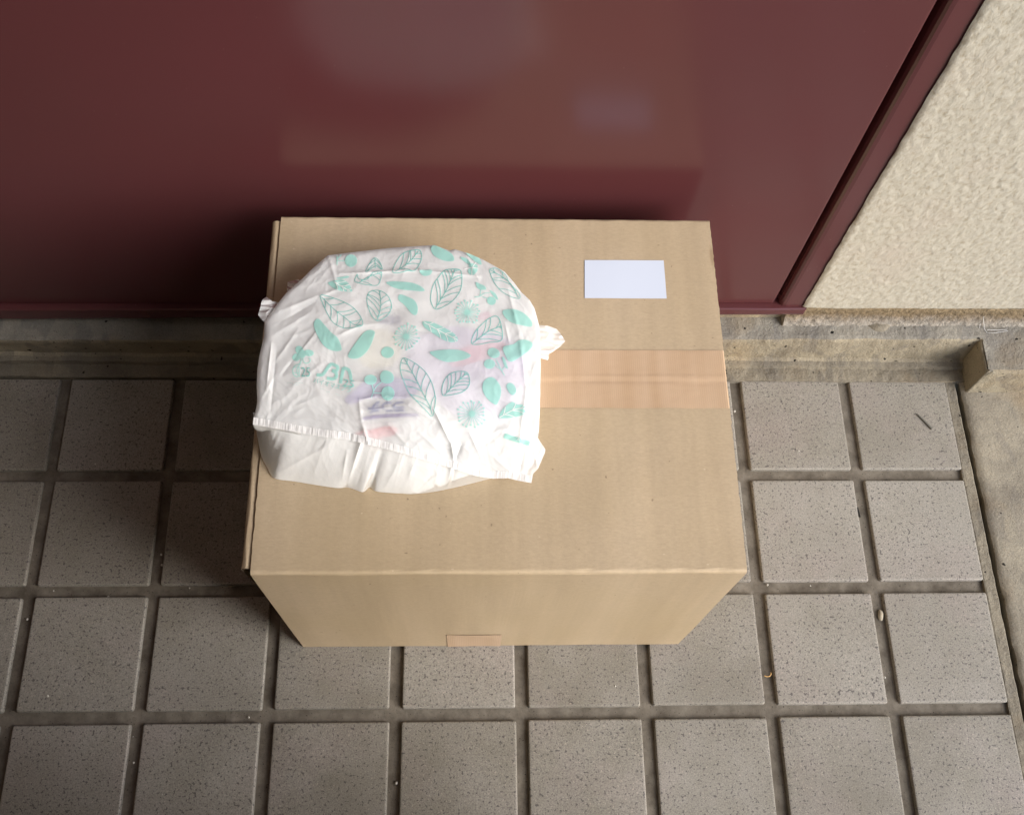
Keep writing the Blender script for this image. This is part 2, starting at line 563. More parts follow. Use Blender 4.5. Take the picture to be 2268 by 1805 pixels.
def build_door():
    Y = .4985
    root = empty('maroon_door', (.4, Y, .1))
    tag(root, 'glossy maroon steel door in a narrow maroon frame behind the cardboard box', 'door')
    X0, X1, ZT = -.02 - .9, .9322, 2.05
    mb = MB()
    r = .0025
    # leaf: front face with rolled right edge
    xs = np.concatenate([np.linspace(X0, X1 - r, 40), [X1 - r * .45, X1 - r * .1, X1, X1]])
    yo = np.concatenate([np.zeros(40), [r * .12, r * .5, r, .035]])
    z0 = zb(xs) + .0018
    F = np.zeros((4, len(xs), 3))
    for a, (dz, dy) in enumerate(((0, .03), (0, .0012), (.0012, 0), (None, 0))):
        F[a, :, 0] = xs
        F[a, :, 1] = Y + np.maximum(yo, dy)
        F[a, :, 2] = ZT if dz is None else z0 + dz
    mb.grid(F, 0)
    mb.build('door_leaf', [DOOR], root, smooth=False)
    # frame jamb with a dark rebate beside the leaf
    mb = MB()
    jm = [(X1 + .0035, Y + .034), (X1 + .005, Y + .012), (X1 + .007, Y + .003), (X1 + .0085, Y - .001), (X1 + .011, Y - .003), (X1 + .015, Y - .0038), (.9750, Y - .0040), (.9772, Y - .0035), (.9778, Y + .03)]
    zz = np.array([zb(.95) - .022, .3, .8, 1.4, 2.1])
    G = np.array([[(x, y, z) for x, y in jm] for z in zz])
    mb.grid(G, 0)
    mb.box(X1 - .01, X1 + .009, Y + .033, Y + .05, .06, 2.1, 0)
    mb.box(X0, .9712, Y + .006, Y + .06, 2.06, 2.1, 0)
    mb.build('door_frame', [FRAME], root)
    # sill lip below the leaf
    mb = MB()
    xs = np.linspace(X0, .9735, 140)
    prof = [(.034, 0, 1), (.0005, 0, 1), (-.0062, -.0006, 1), (-.0078, -.0022, 1), (-.0080, .0045, 0), (-.0072, .0012, 0), (-.0045, 0, 0), (.02, 0, 0)]
    G = np.zeros((len(prof), len(xs), 3))
    wob = .0005 * noise(xs * 20, xs * 0 + 2)
    for a, (dy, dz, top) in enumerate(prof):
        G[a, :, 0] = xs
        G[a, :, 1] = Y + dy + (wob if dy < 0 else 0)
        G[a, :, 2] = (zb(xs) if top else zl(xs)) + dz
    mb.grid(G, 0)
    ec = G[:, -1, :]
    mb.add(ec, [list(range(len(prof)))], 0)
    mb.build('door_sill', [FRAME], root, smooth=False)
    # recess under the lip
    mb = MB()
    mb.box(X0, .955, Y + .004, Y + .05, .03, .1, 0)
    mb.build('sill_bed', [CONC], root)


def build_wall():
    Y = .4905
    root = empty('plaster_wall', (1.5, Y, .1))
    tag(root, 'cream roughcast plaster wall to the right of the maroon door frame', 'wall')
    nx, nz = 340, 340
    xs = .9688 + np.concatenate([[0], np.linspace(.0006, .62, nx - 30), np.linspace(.64, 2.2, 29)])
    zs = np.concatenate([[.1035, .1042], np.linspace(.1055, .72, nz - 42), np.linspace(.74, 2.5, 40)])
    X, Z = np.meshgrid(xs, zs)
    h = noise(X * 130 + .6 * noise(X * 90, Z * 90), Z * 100) + .5 * noise(X * 50, Z * 50)
    d = .00055 * np.clip(h, -.6, 1.2)
    edge = np.clip((X - .9688) / .006, 0, 1)
    low = np.clip((Z - .1035) / .004, 0, 1)
    Yv = Y - d * edge * low + .0022 * (1 - np.minimum(edge, 1)) ** 2 + .004 * (1 - low) ** 2
    Zv = Z.copy()
    lip = .0022 * noise(xs * 18, xs * 0 + 1.1) + .001 * noise(xs * 60, xs * 0 + 6) + np.interp(xs, [.97, 1.2, 1.27, 1.33, 1.5], [0, .0, .004, .0075, .005])
    Zv[:3] += lip
    Xv = X.copy()
    Xv[:, 0] += .0007 * noise(zs * 60, zs * 0 + 4.4)
    mb = MB()
    mb.grid(np.dstack([Xv, Yv, Zv]), 0)
    under = np.stack([np.column_stack([xs, Yv[0], Zv[0]]), np.column_stack([xs, Yv[0] * 0 + .53, Zv[0] + .002])])
    mb.grid(under, 0, flip=True)
    mb.build('plaster', [PLASTER], root, smooth=True)
    xs = np.linspace(.955, 3.2, 700)
    zs = np.linspace(.056, .108, 22)
    X, Z = np.meshgrid(xs, zs)
    k = np.clip((.083 - Z) / .024, 0, 1)
    Yv = .4965 - .007 * k ** 1.3 - .0022 * np.abs(noise(X * 85, Z * 85)) * (.4 + k) - .0012 * noise(X * 200, Z * 200)
    mb = MB()
    mb.grid(np.dstack([X, Yv, Z]), 0)
    mb.box(.99, 3.2, .506, .56, .05, .125, 0)
    end = np.stack([np.column_stack([X[:, 0], Yv[:, 0], Z[:, 0]]), np.column_stack([X[:, 0] - .002, Yv[:, 0] + .04, Z[:, 0]])], 1)
    mb.grid(end, 0, flip=True)
    mb.build('mortar_bed', [MORTAR], root, smooth=True)


def build_surroundings():
    """unseen rest of the corridor round the photographer, laid out to block light"""
    mb = MB()
    mb.add([(-60, -60, -.06), (60, -60, -.06), (60, 60, -.06), (-60, 60, -.06)], [[0, 1, 2, 3]])
    tag(mb.build('ground', [plain('asphalt', (.06, .06, .06), .9, .2)]), kind='structure')
    mb = MB()
    mb.box(-1.6, 1.35, -1.3, .6, 2.35, 2.5, 0)
    tag(mb.build('ceiling', [WALLP]), kind='structure')
    mb = MB()
    mb.box(-.78, -.70, -1.3, .6, 0.002, 2.349, 0)
    o = mb.build('side_wall', [WALLP])
    tag(o, 'plain painted side wall closing the corridor on the left', 'wall')
    mb = MB()
    mb.box(-.695, 1.15, -.80, -.72, 0.002, 2.349, 0)  # unseen opposite wall, added to keep light off the left floor
    o = mb.build('added_back_wall', [WALLP])
    tag(o, 'unseen plain wall added opposite the maroon door to block light', 'wall')


# ------------------------------------------------------------------ the photographer, unseen behind the camera, added to shade the left floor
def skinned(name, joints, edges, mat, parent, root=0, sub=2):
    """joints: (x, y, z, rx, ry); one continuous skin grown over the edges"""
    me = bpy.data.meshes.new(name)
    off = np.array(parent.location)
    me.from_pydata([tuple(np.array(j[:3]) - off) for j in joints], edges, [])
    o = bpy.data.objects.new(name, me)
    COL.objects.link(o)
    o.parent = parent
    me.materials.append(mat)
    sk = o.modifiers.new('skin', 'SKIN')
    sk.use_smooth_shade = True
    for i, j in enumerate(joints):
        me.skin_vertices[0].data[i].radius = (j[3], j[4])
    me.skin_vertices[0].data[root].use_root = True
    ss = o.modifiers.new('subdivision', 'SUBSURF')
    ss.levels = ss.render_levels = sub
    return o


def build_person():
    px, py = PERSON
    root = empty('person', (px, py, 0))
    tag(root, 'unseen person in dark jacket and trousers, added to shade the floor left of the box', 'person')
    skinm = plain('skin', (.45, .28, .20), .5)
    jac, tro = plain('dark_jacket', (.045, .045, .055), .85), plain('dark_trousers', (.035, .035, .045), .85)
    sho, hai = plain('black_shoe', (.02, .02, .02), .5), plain('black_hair', (.012, .010, .009), .5)
    def q(x, y, z, a, b=None): return (px + x, py + y, z, a, b or a)
    J = [q(0, -.03, 1.30, .10, .09), q(0, -.01, 1.44, .058), q(0, .02, 1.51, .05), q(0, .05, 1.58, .075, .085), q(0, .06, 1.66, .078, .095), q(0, .05, 1.72, .055, .07),
         q(0, .115, 1.60, .022, .03), q(0, .15, 1.615, .011, .014)]
    E = [(0, 1), (1, 2), (2, 3), (3, 4), (4, 5), (3, 6), (6, 7)]
    for sx in (-1, 1):
        b = len(J)
        J += [q(sx * .17, -.02, 1.40, .05), q(sx * .255, -.02, 1.12, .036), q(sx * .245, .01, .88, .027), q(sx * .243, .02, .81, .022, .036)]
        E += [(0, b), (b, b + 1), (b + 1, b + 2), (b + 2, b + 3)]
        for k, (fy, ln) in enumerate(((-.026, .058), (-.009, .070), (.009, .075), (.026, .066))):
            n = len(J)
            J += [q(sx * .243, .02 + fy, .765, .0095), q(sx * .238, .024 + fy, .765 - ln * .5, .009), q(sx * .226, .026 + fy, .765 - ln, .0075)]
            E += [(b + 3, n), (n, n + 1), (n + 1, n + 2)]
        n = len(J)
        J += [q(sx * .232, .062, .80, .011), q(sx * .226, .072, .765, .009)]
        E += [(b + 3, n), (n, n + 1)]
    skinned('body', J, E, skinm, root)
    J = [q(0, 0, .83, .185, .145), q(0, -.005, .95, .178, .135), q(0, -.02, 1.12, .165, .115), q(0, -.03, 1.30, .165, .115), q(0, -.02, 1.42, .09, .075)]
    E = [(0, 1), (1, 2), (2, 3), (3, 4)]
    for sx in (-1, 1):
        b = len(J)
        J += [q(sx * .20, -.02, 1.385, .068), q(sx * .255, -.02, 1.13, .056), q(sx * .245, .0, .90, .046)]
        E += [(3, b), (b, b + 1), (b + 1, b + 2)]
    skinned('jacket', J, E, jac, root)
    J = [q(0, 0, .95, .15, .115), q(0, 0, .86, .15, .12)]
    E = [(0, 1)]
    for sx in (-1, 1):
        b = len(J)
        J += [q(sx * .10, .0, .76, .095), q(sx * .115, .02, .47, .07), q(sx * .125, -.01, .20, .058), q(sx * .125, -.01, .07, .06)]
        E += [(1, b), (b, b + 1), (b + 1, b + 2), (b + 2, b + 3)]
    skinned('trousers', J, E, tro, root)
    for sx in (-1, 1):
        skinned('shoe', [q(sx * .125, -.05, .05, .042, .045), q(sx * .13, .03, .045, .045, .04), q(sx * .14, .11, .034, .045, .03), q(sx * .145, .16, .028, .036, .024)], [(0, 1), (1, 2), (2, 3)], sho, root)
    skinned('hair', [q(0, .03, 1.60, .085, .085), q(0, .035, 1.68, .098, .10), q(0, .04, 1.74, .07, .08), q(0, .09, 1.745, .05, .05)], [(0, 1), (1, 2), (2, 3)], hai, root)


PERSON = (.67, -.36)
build_person()


build_floor()
build_step()
build_door()
build_wall()
build_surroundings()

# ------------------------------------------------------------------ cardboard box
H = .3442
BX0, BX1, BY0, BY1 = .3368, .7940, .0800, .4660


def build_box():
    root = empty('cardboard_box', ((BX0 + BX1) / 2, (BY0 + BY1) / 2, 0))
    tag(root, 'brown kraft cardboard box taped shut, standing on the tiles against the maroon door', 'cardboard box')
    th = .004
    ym = (BY0 + BY1) / 2
    xl, xr = BX0 + .0020, BX1                      # top flaps stop short of the left fold
    # body: front and back panels with rounded folds into the flaps, side panels between
    mb = MB()
    r = .0042
    arc = [(BY0 + r - r * math.cos(a), H - r + r * math.sin(a)) for a in np.linspace(0, math.pi / 2, 7)]
    nx = 120
    for side in (0, 1):
        prof = [(BY0, .001), (BY0, .02), (BY0, .1), (BY0, .2), (BY0, .3)] + arc
        inner = [(BY0 + r, H - th), (BY0 + th, H - th - .002), (BY0 + th, .02)]
        full = prof + inner
        G = np.zeros((len(full), nx, 3))
        s = np.linspace(0, 1, nx)
        for a, (y, z) in enumerate(full):
            x0 = BX0 + .0002 + (xl - BX0 - .0002) * z / H
            x1 = BX1 - .0008 + (xr - BX1 + .0008) * z / H
            G[a, :, 0] = x0 + (x1 - x0) * s
            bul = .0022 * math.sin(math.pi * min(z / H, 1)) * np.sin(math.pi * s) + .0007 * noise(s * 7, s * 0 + z * 14)
            yy = y - bul * (1 if a < len(prof) - 6 else 0)
            fz = z + (.0006 * noise(s * 26, s * 0 + 5 + side) * (1 if 5 < a < 11 else 0))
            G[a, :, 1] = yy if side == 0 else BY0 + BY1 - yy
            G[a, :, 2] = fz
        k0 = len(mb.f)
        mb.grid(G, 0, flip=bool(side))
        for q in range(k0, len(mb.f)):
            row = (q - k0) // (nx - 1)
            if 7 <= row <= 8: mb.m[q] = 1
        # end caps of the panels
        for e, fl in ((0, 0), (nx - 1, 1)):
            c = G[:, e, :]
            n = len(full)
            mb.add(c, [list(range(n))[::-1] if (fl == side) else list(range(n))], 2 if fl else 0)
    # right side panel
    mb.box(BX1 - .0048, BX1 - .0006, BY0 + th + .0004, BY1 - th - .0004, .001, H - th - .001, 0)
    # left side panel and its rolled fold, open at the front so that the fold reads as a tube
    ys = np.linspace(BY0 + .0060, BY1 - .006, 90)
    prof = [(BX0 + .0002, .001), (BX0 - .0003, .1), (BX0 - .0020, .2), (BX0 - .0045, .29), (BX0 - .0070, H - .0085)]
    cx, cz, rr = BX0 - .0028, H - .0057, .0045
    prof += [(cx - rr * math.cos(a), cz + rr * math.sin(a)) for a in np.linspace(.15, math.pi * .62, 9)]
    prof += [(cx + .009, H - .0064), (cx + .05, H - .0075)]
    inn = [(x + .0014, z - .0014) for x, z in prof[4:]][::-1] + [(BX0 + .004, .1), (BX0 + .004, .001)]
    full = prof + inn
    G = np.zeros((len(full), len(ys), 3))
    for a, (x, z) in enumerate(full):
        G[a, :, 0] = x + (.0005 * noise(ys * 30, ys * 0 + a * .3) if a > 3 else 0)
        G[a, :, 1] = ys
        G[a, :, 2] = z + (.0004 * noise(ys * 34, ys * 0 + a * .3 + 4) if a > 3 else 0)
    mb.grid(G, 0)
    # bottom
    mb.box(BX0 + .005, BX1 - .005, BY0 + .005, BY1 - .005, .0012, .006, 0)
    body = mb.build('box_body', [CARD, WORN_LIT, EDGE], root)
    # flaps
    for side in (0, 1):
        mb = MB()
        nx, ny = 110, 46
        s, t = np.linspace(0, 1, nx), np.linspace(0, 1, ny)
        S, T = np.meshgrid(s, t)
        yA, yB = BY0 + r, ym - .0008
        Yv = yA + (yB - yA) * T
        jag = .0007 * noise(t * 60, t * 0 + 3 + side) + .0006 * np.maximum(0, noise(t * 190, t * 0 + 6 + side))
        jl = .0006 * noise(t * 70, t * 0 + 13 + side) - .0007 * np.maximum(0, noise(t * 160, t * 0 + 16 + side))
        Xv = (xl + jl[:, None]) + (xr + jag[:, None] - xl - jl[:, None]) * S
        Zt = H + .0012 * np.sin(math.pi * S) * np.sin(math.pi * np.minimum(T * 1.1, 1)) * 1.0 + .0006 * noise(S * 6, T * 3 + 4 * side) * np.minimum(1, T * 6)
        if side == 0:
            Yw = Yv
        else:
            Yw = BY0 + BY1 - Yv
        top = np.dstack([Xv, Yw, Zt])
        bot = np.dstack([Xv, Yw, Zt - th])
        mb.grid(top, 0, flip=bool(side))
        mb.grid(bot, 0, flip=not side)
        for e, fl in ((0, 1), (nx - 1, 0)):
            mb.grid(np.stack([top[:, e], bot[:, e]], 1), 1, flip=bool(fl) ^ bool(side) ^ True)
        mb.grid(np.stack([top[-1], bot[-1]]), 1, flip=bool(side))
        mb.build('top_flap', [CARD, EDGE], root, smooth=False)
    # tape over the seam, wrapped down the right side
    def lay(u, w):      # u across x, w across y -> flap height
        return H
    mb = MB()
    nx, ny = 200, 24
    y0, y1 = .2447, .3083
    xs = np.concatenate([np.linspace(xl + .0004, xr - .0012, nx), [xr - .0006, xr + .0002, xr + .0004], np.linspace(xr + .0005, xr + .0004, 8)])
    zt = np.concatenate([np.full(nx, H + .00045), [H + .0003, H - .0006, H - .002], np.linspace(H - .006, H - .055, 8)])
    tt = np.linspace(0, 1, ny)
    G = np.zeros((ny, len(xs), 3))
    sx = (xs - xl) / (xr - xl)
    for a, t in enumerate(tt):
        y = y0 + (y1 - y0) * t
        T = np.clip((y - BY0 - r) / (ym - BY0 - r), 0, 2)
        Tm = T if T <= 1 else 2 - T
        base = .0012 * np.sin(math.pi * np.clip(sx, 0, 1)) * np.sin(math.pi * min(Tm * 1.1, 1)) + .0006 * noise(sx * 6, sx * 0 + Tm * 3 + (0 if T <= 1 else 4)) * min(1, Tm * 6)
        yc = ym + .0012 + .0016 * np.clip(sx - .8, 0, 1) * 5 * 0 + .0006 * noise(sx * 9, sx * 0)
        groove = -.0008 * np.exp(-((y - yc) / .0014) ** 2) + .0005 * np.exp(-((y - yc - .003) / .0016) ** 2)
        G[a, :, 0] = xs
        G[a, :, 1] = y + (.0004 * noise(xs * 40, xs * 0 + 2.5 + t) if a in (0, ny - 1) else 0)
        G[a, :, 2] = zt + np.where(np.arange(len(xs)) < nx + 1, base + groove + .00025, 0) + .00012 * noise(xs * 60, xs * 0 + y * 300)
    mb.grid(G, 0)
    mb.build('seam_tape', [TAPE], root, smooth=True)
    mb = MB()
    X, Z = np.meshgrid(np.linspace(.5112, .5750, 30), np.linspace(.0008, .0745, 20))
    S, zz = (X - BX0) / (BX1 - BX0), Z
    bul = .0022 * np.sin(math.pi * Z / H) * np.sin(math.pi * S) + .0007 * noise(S * 7, Z * 14)
    Yv = BY0 - bul - .0007
    mb.grid(np.dstack([X, Yv, Z + .0004 * noise(X * 90, Z * 40)]), 0)
    mb.build('bottom_tape', [TAPE], root, smooth=True)
    # blank white sticker
    mb = MB()
    c = [at_z(u * 1.05195, v * 1.05195, H + .0014)[:2] for u, v in ((1231, 628), (1404, 628), (1397.5, 548), (1231, 548))]
    S, T = np.meshgrid(np.linspace(0, 1, 24), np.linspace(0, 1, 14))
    XY = (1 - T)[..., None] * ((1 - S)[..., None] * c[0] + S[..., None] * c[1]) + T[..., None] * ((1 - S)[..., None] * c[3] + S[..., None] * c[2])
    sx = (XY[..., 0] - xl) / (xr - xl)
    Tm = (BY0 + BY1 - XY[..., 1] - BY0 - r) / (ym - BY0 - r)
    z = H + .0012 * np.sin(math.pi * sx) * np.sin(math.pi * np.minimum(Tm * 1.1, 1)) + .0006 * noise(sx * 6, Tm * 3 + 4) * np.minimum(1, Tm * 6) + .0005
    mb.grid(np.dstack([XY, z]), 0)
    o = mb.build('address_sticker', [STICK], root, smooth=True)
    tag(o, 'blank white rectangular sticker')
    return root


build_box()

# ------------------------------------------------------------------ carrier bag
Z1 = lambda L: [(540 + .17484 * x, 520 + .17484 * y) for x, y in L]
Z2 = lambda L: [(880 + .18553 * x, 520 + .18553 * y) for x, y in L]
Z3 = lambda L: [(540 + .1923 * x, 780 + .1923 * y) for x, y in L]
Z4 = lambda L: [(880 + .1923 * x, 780 + .1923 * y) for x, y in L]
Z5 = lambda L: [(660 + .12987 * x, 780 + .12987 * y) for x, y in L]

# height of the upper sheet above the box top, in mm, at photo points
HT = [(900, 780, 51), (1050, 780, 50), (780, 780, 51), (900, 650, 50), (1050, 670, 49), (900, 900, 47), (1040, 900, 46), (760, 880, 47),
      (650, 820, 50), (640, 730, 50), (1120, 780, 49), (1120, 890, 45), (740, 690, 51), (800, 620, 49), (960, 590, 49), (700, 900, 45), (620, 880, 46),
      (726, 566, 47), (800, 557, 47), (860, 549, 47), (961, 543, 47), (1067, 574, 46), (1140, 628, 46), (1184, 683, 45), (1197, 820, 43),
      (1195, 915, 39), (1208, 995, 26), (1181, 1049, 18), (1177, 1068, 15), (1091, 1059, 16), (995, 1034, 25), (880, 1003, 35), (770, 973, 39),
      (694, 963, 39), (617, 949, 39), (560, 940, 39), (571, 895, 44), (572, 809, 49), (586, 714, 49), (617, 670, 49), (669, 618, 48)]
_hp = np.array(HT, float)


def _tps(r2):
    return np.where(r2 > 0, r2 * np.log(r2 + 1e-12), 0) * .5


_xy = _hp[:, :2] / 300
_K = _tps(((_xy[:, None] - _xy[None]) ** 2).sum(-1)) + np.eye(len(_xy)) * .02
_Pm = np.column_stack([np.ones(len(_xy)), _xy])
_A = np.block([[_K, _Pm], [_Pm.T, np.zeros((3, 3))]])
_sol = np.linalg.solve(_A, np.concatenate([_hp[:, 2], np.zeros(3)]))


def cr(p, n=0): return [tuple(q) for q in p]


# creases: x0 y0 x1 y1 amplitude(mm) width(px); positive = ridge
CREASE = [(752, 606, 930, 598, 2.6, 7), (930, 598, 1062, 612, 2.4, 6), (1030, 560, 1060, 620, 1.6, 6), (728, 568, 748, 640, 2.2, 7),
          (748, 640, 712, 655, 1.6, 7), (617, 690, 716, 650, 2.4, 10), (608, 722, 700, 668, -1.6, 9), (600, 745, 690, 690, 1.5, 9), (610, 800, 660, 730, 1.8, 7),
          (625, 830, 690, 745, -2.0, 7), (648, 800, 700, 735, 2.0, 5), (640, 860, 720, 800, 1.4, 10), (601, 760, 590, 860, 2.6, 7), (612, 780, 600, 905, -1.8, 7),
          (580, 880, 610, 830, 1.4, 6), (1125, 640, 1150, 740, 1.8, 9), (1150, 740, 1165, 860, 1.8, 8), (1165, 860, 1150, 990, 1.6, 8), (1118, 715, 1128, 760, 1.5, 5),
          (960, 905, 1000, 985, 3.4, 8), (1000, 985, 1006, 1022, 3.2, 6), (1022, 985, 1008, 1018, -2.4, 7), (1040, 960, 1062, 1005, 1.8, 6), (1100, 955, 1145, 945, 1.4, 6),
          (1115, 975, 1160, 960, -1.2, 6), (795, 885, 800, 930, 3.0, 6), (800, 930, 815, 985, 2.6, 6), (800, 885, 830, 878, 2.0, 6), (830, 878, 900, 880, 1.6, 7),
          (760, 846, 850, 846, 1.2, 9), (800, 910, 905, 896, 1.4, 8), (905, 900, 960, 930, 2.0, 9), (930, 960, 985, 1010, 1.3, 8), (700, 915, 760, 940, 1.0, 10),
          (640, 905, 700, 880, 1.2, 12), (742, 745, 800, 720, 1.4, 8), (800, 720, 860, 714, 1.2, 9), (1180, 985, 1190, 1035, 1.6, 6), (1160, 1000, 1150, 1050, -1.2, 7),
          (1090, 1010, 1130, 1045, 1.0, 7), (860, 940, 900, 985, 1.4, 8), (1022, 700, 1058, 716, 1.2, 5), (900, 730, 1010, 742, -1.0, 12)]


def creases(u, v, L=CREASE):
    h = np.zeros_like(u)
    for x0, y0, x1, y1, a, w in L:
        dx, dy = x1 - x0, y1 - y0
        ln = math.hypot(dx, dy)
        t = ((u - x0) * dx + (v - y0) * dy) / ln ** 2
        tc = np.clip(t, 0, 1)
        d = np.hypot(u - x0 - tc * dx, v - y0 - tc * dy)
        prof = np.exp(-np.abs(d / (.62 * w)) ** 1.15)
        h += (.55 if x0 < 735 else .75) * a * prof * (.35 + .65 * np.sin(math.pi * np.clip(tc, .08, .92)))
    return h


def rough_mm(u, v):
    a = noise(u / 60 + .3, v / 60) * 1.5
    w = noise(u / 90, v / 90 + 5) * 25
    b = (.5 - np.abs(noise((u * .8 + v * .6 + w) / 30, (-u * .6 + v * .8 + w) / 55))) * 1.3
    c = (.5 - np.abs(noise((u * .9 - v * .45 + w) / 16 + 9, (u * .45 + v * .9) / 30))) * .55
    e = (.5 - np.abs(noise((u * .5 + v * .86 + w * .6) / 42 + 3, (u * .86 - v * .5 + w) / 38 + 7)) * 2.2)
    calm = .35 + .65 * np.clip((np.hypot((u - 920) / 1.15, v - 760) - 90) / 150, 0, 1)
    return a * .6 + calm * (b * .5 + c * .38 + .55 * np.clip(e, 0, 1) ** 1.5)


def sheet_mm(u, v):
    u, v = np.broadcast_arrays(np.asarray(u, float), np.asarray(v, float))
    q = np.stack([u, v], -1) / 300
    r2 = ((q[..., None, :] - _xy) ** 2).sum(-1)
    h = _tps(r2) @ _sol[:-3] + _sol[-3] + q @ _sol[-2:]
    return np.maximum(h + creases(u, v) + rough_mm(u, v), 1.5)


def sheet(u, v, off=0.0):
    return at_z(u, v, H + .0015 + sheet_mm(u, v) / 1000 + off)


def smooth_closed(pts, step=4.0):
    p = np.array(pts, float)
    n = len(p)
    out = []
    for i in range(n):
        a, b, c, d = p[i - 1], p[i], p[(i + 1) % n], p[(i + 2) % n]
        k = max(2, int(np.linalg.norm(c - b) / step))
        for t in np.arange(k) / k:
            out.append(.5 * ((2 * b) + (c - a) * t + (2 * a - 5 * b + 4 * c - d) * t * t + (3 * b - a - 3 * c + d) * t ** 3))
    return np.array(out)


def smooth_open(pts, step=4.0):
    p = np.array(pts, float)
    p = np.vstack([2 * p[0] - p[1], p, 2 * p[-1] - p[-2]])
    out = []
    for i in range(1, len(p) - 2):
        a, b, c, d = p[i - 1:i + 3]
        k = max(1, int(np.linalg.norm(c - b) / step))
        for t in np.arange(k) / k:
            out.append(.5 * ((2 * b) + (c - a) * t + (2 * a - 5 * b + 4 * c - d) * t * t + (3 * b - a - 3 * c + d) * t ** 3))
    out.append(p[-2])
    return np.array(out)


def resample(pts, n, closed=False):
    p = np.array(pts, float)
    if closed: p = np.vstack([p, p[:1]])
    d = np.concatenate([[0], np.cumsum(np.linalg.norm(np.diff(p, axis=0), axis=1))])
    s = np.linspace(0, d[-1], n + (1 if closed else 0))
    q = np.column_stack([np.interp(s, d, p[:, 0]), np.interp(s, d, p[:, 1])])
    return q[:-1] if closed else q


HEM = [(560, 939.6), (617, 949), (694, 963.6), (770.8, 973.3), (828.5, 987), (894, 1004), (937.7, 1017.5), (995.4, 1034), (1053, 1053), (1091.5, 1059), (1126, 1058), (1149, 1063.6), (1177, 1068.5)]
RIGHT = [(1177, 1068.5), (1181, 1049), (1191.5, 1038), (1207, 1003), (1208, 995), (1199, 982), (1191.5, 970), (1195, 915), (1197, 820), (1196, 761), (1193.5, 719), (1184, 683), (1173, 664.7),
         (1155, 648), (1139.7, 627.6), (1117.5, 601.6), (1067, 574), (1032, 560), (1008, 552.5), (995, 555), (961.6, 543.2), (900, 547), (860, 550), (790, 558), (726, 565.8)]
LEFT = [(726, 565.8), (690, 597), (669, 618), (634, 649), (617, 670), (600, 693), (586, 714), (584.5, 747), (575, 785), (570, 817), (568.5, 857), (570, 890), (563, 924), (560, 939.6)]
BOTTOM = [(566, 944), (571, 972), (578.5, 1009), (592, 1036), (608, 1059), (655, 1066.5), (740, 1080), (772.7, 1080), (803.5, 1089.6), (819, 1079), (836, 1088.6), (899.6, 1093.5), (918.5, 1093.5), (957, 1089.6), (1014.6, 1078), (1072, 1063.6), (1091.5, 1058)]


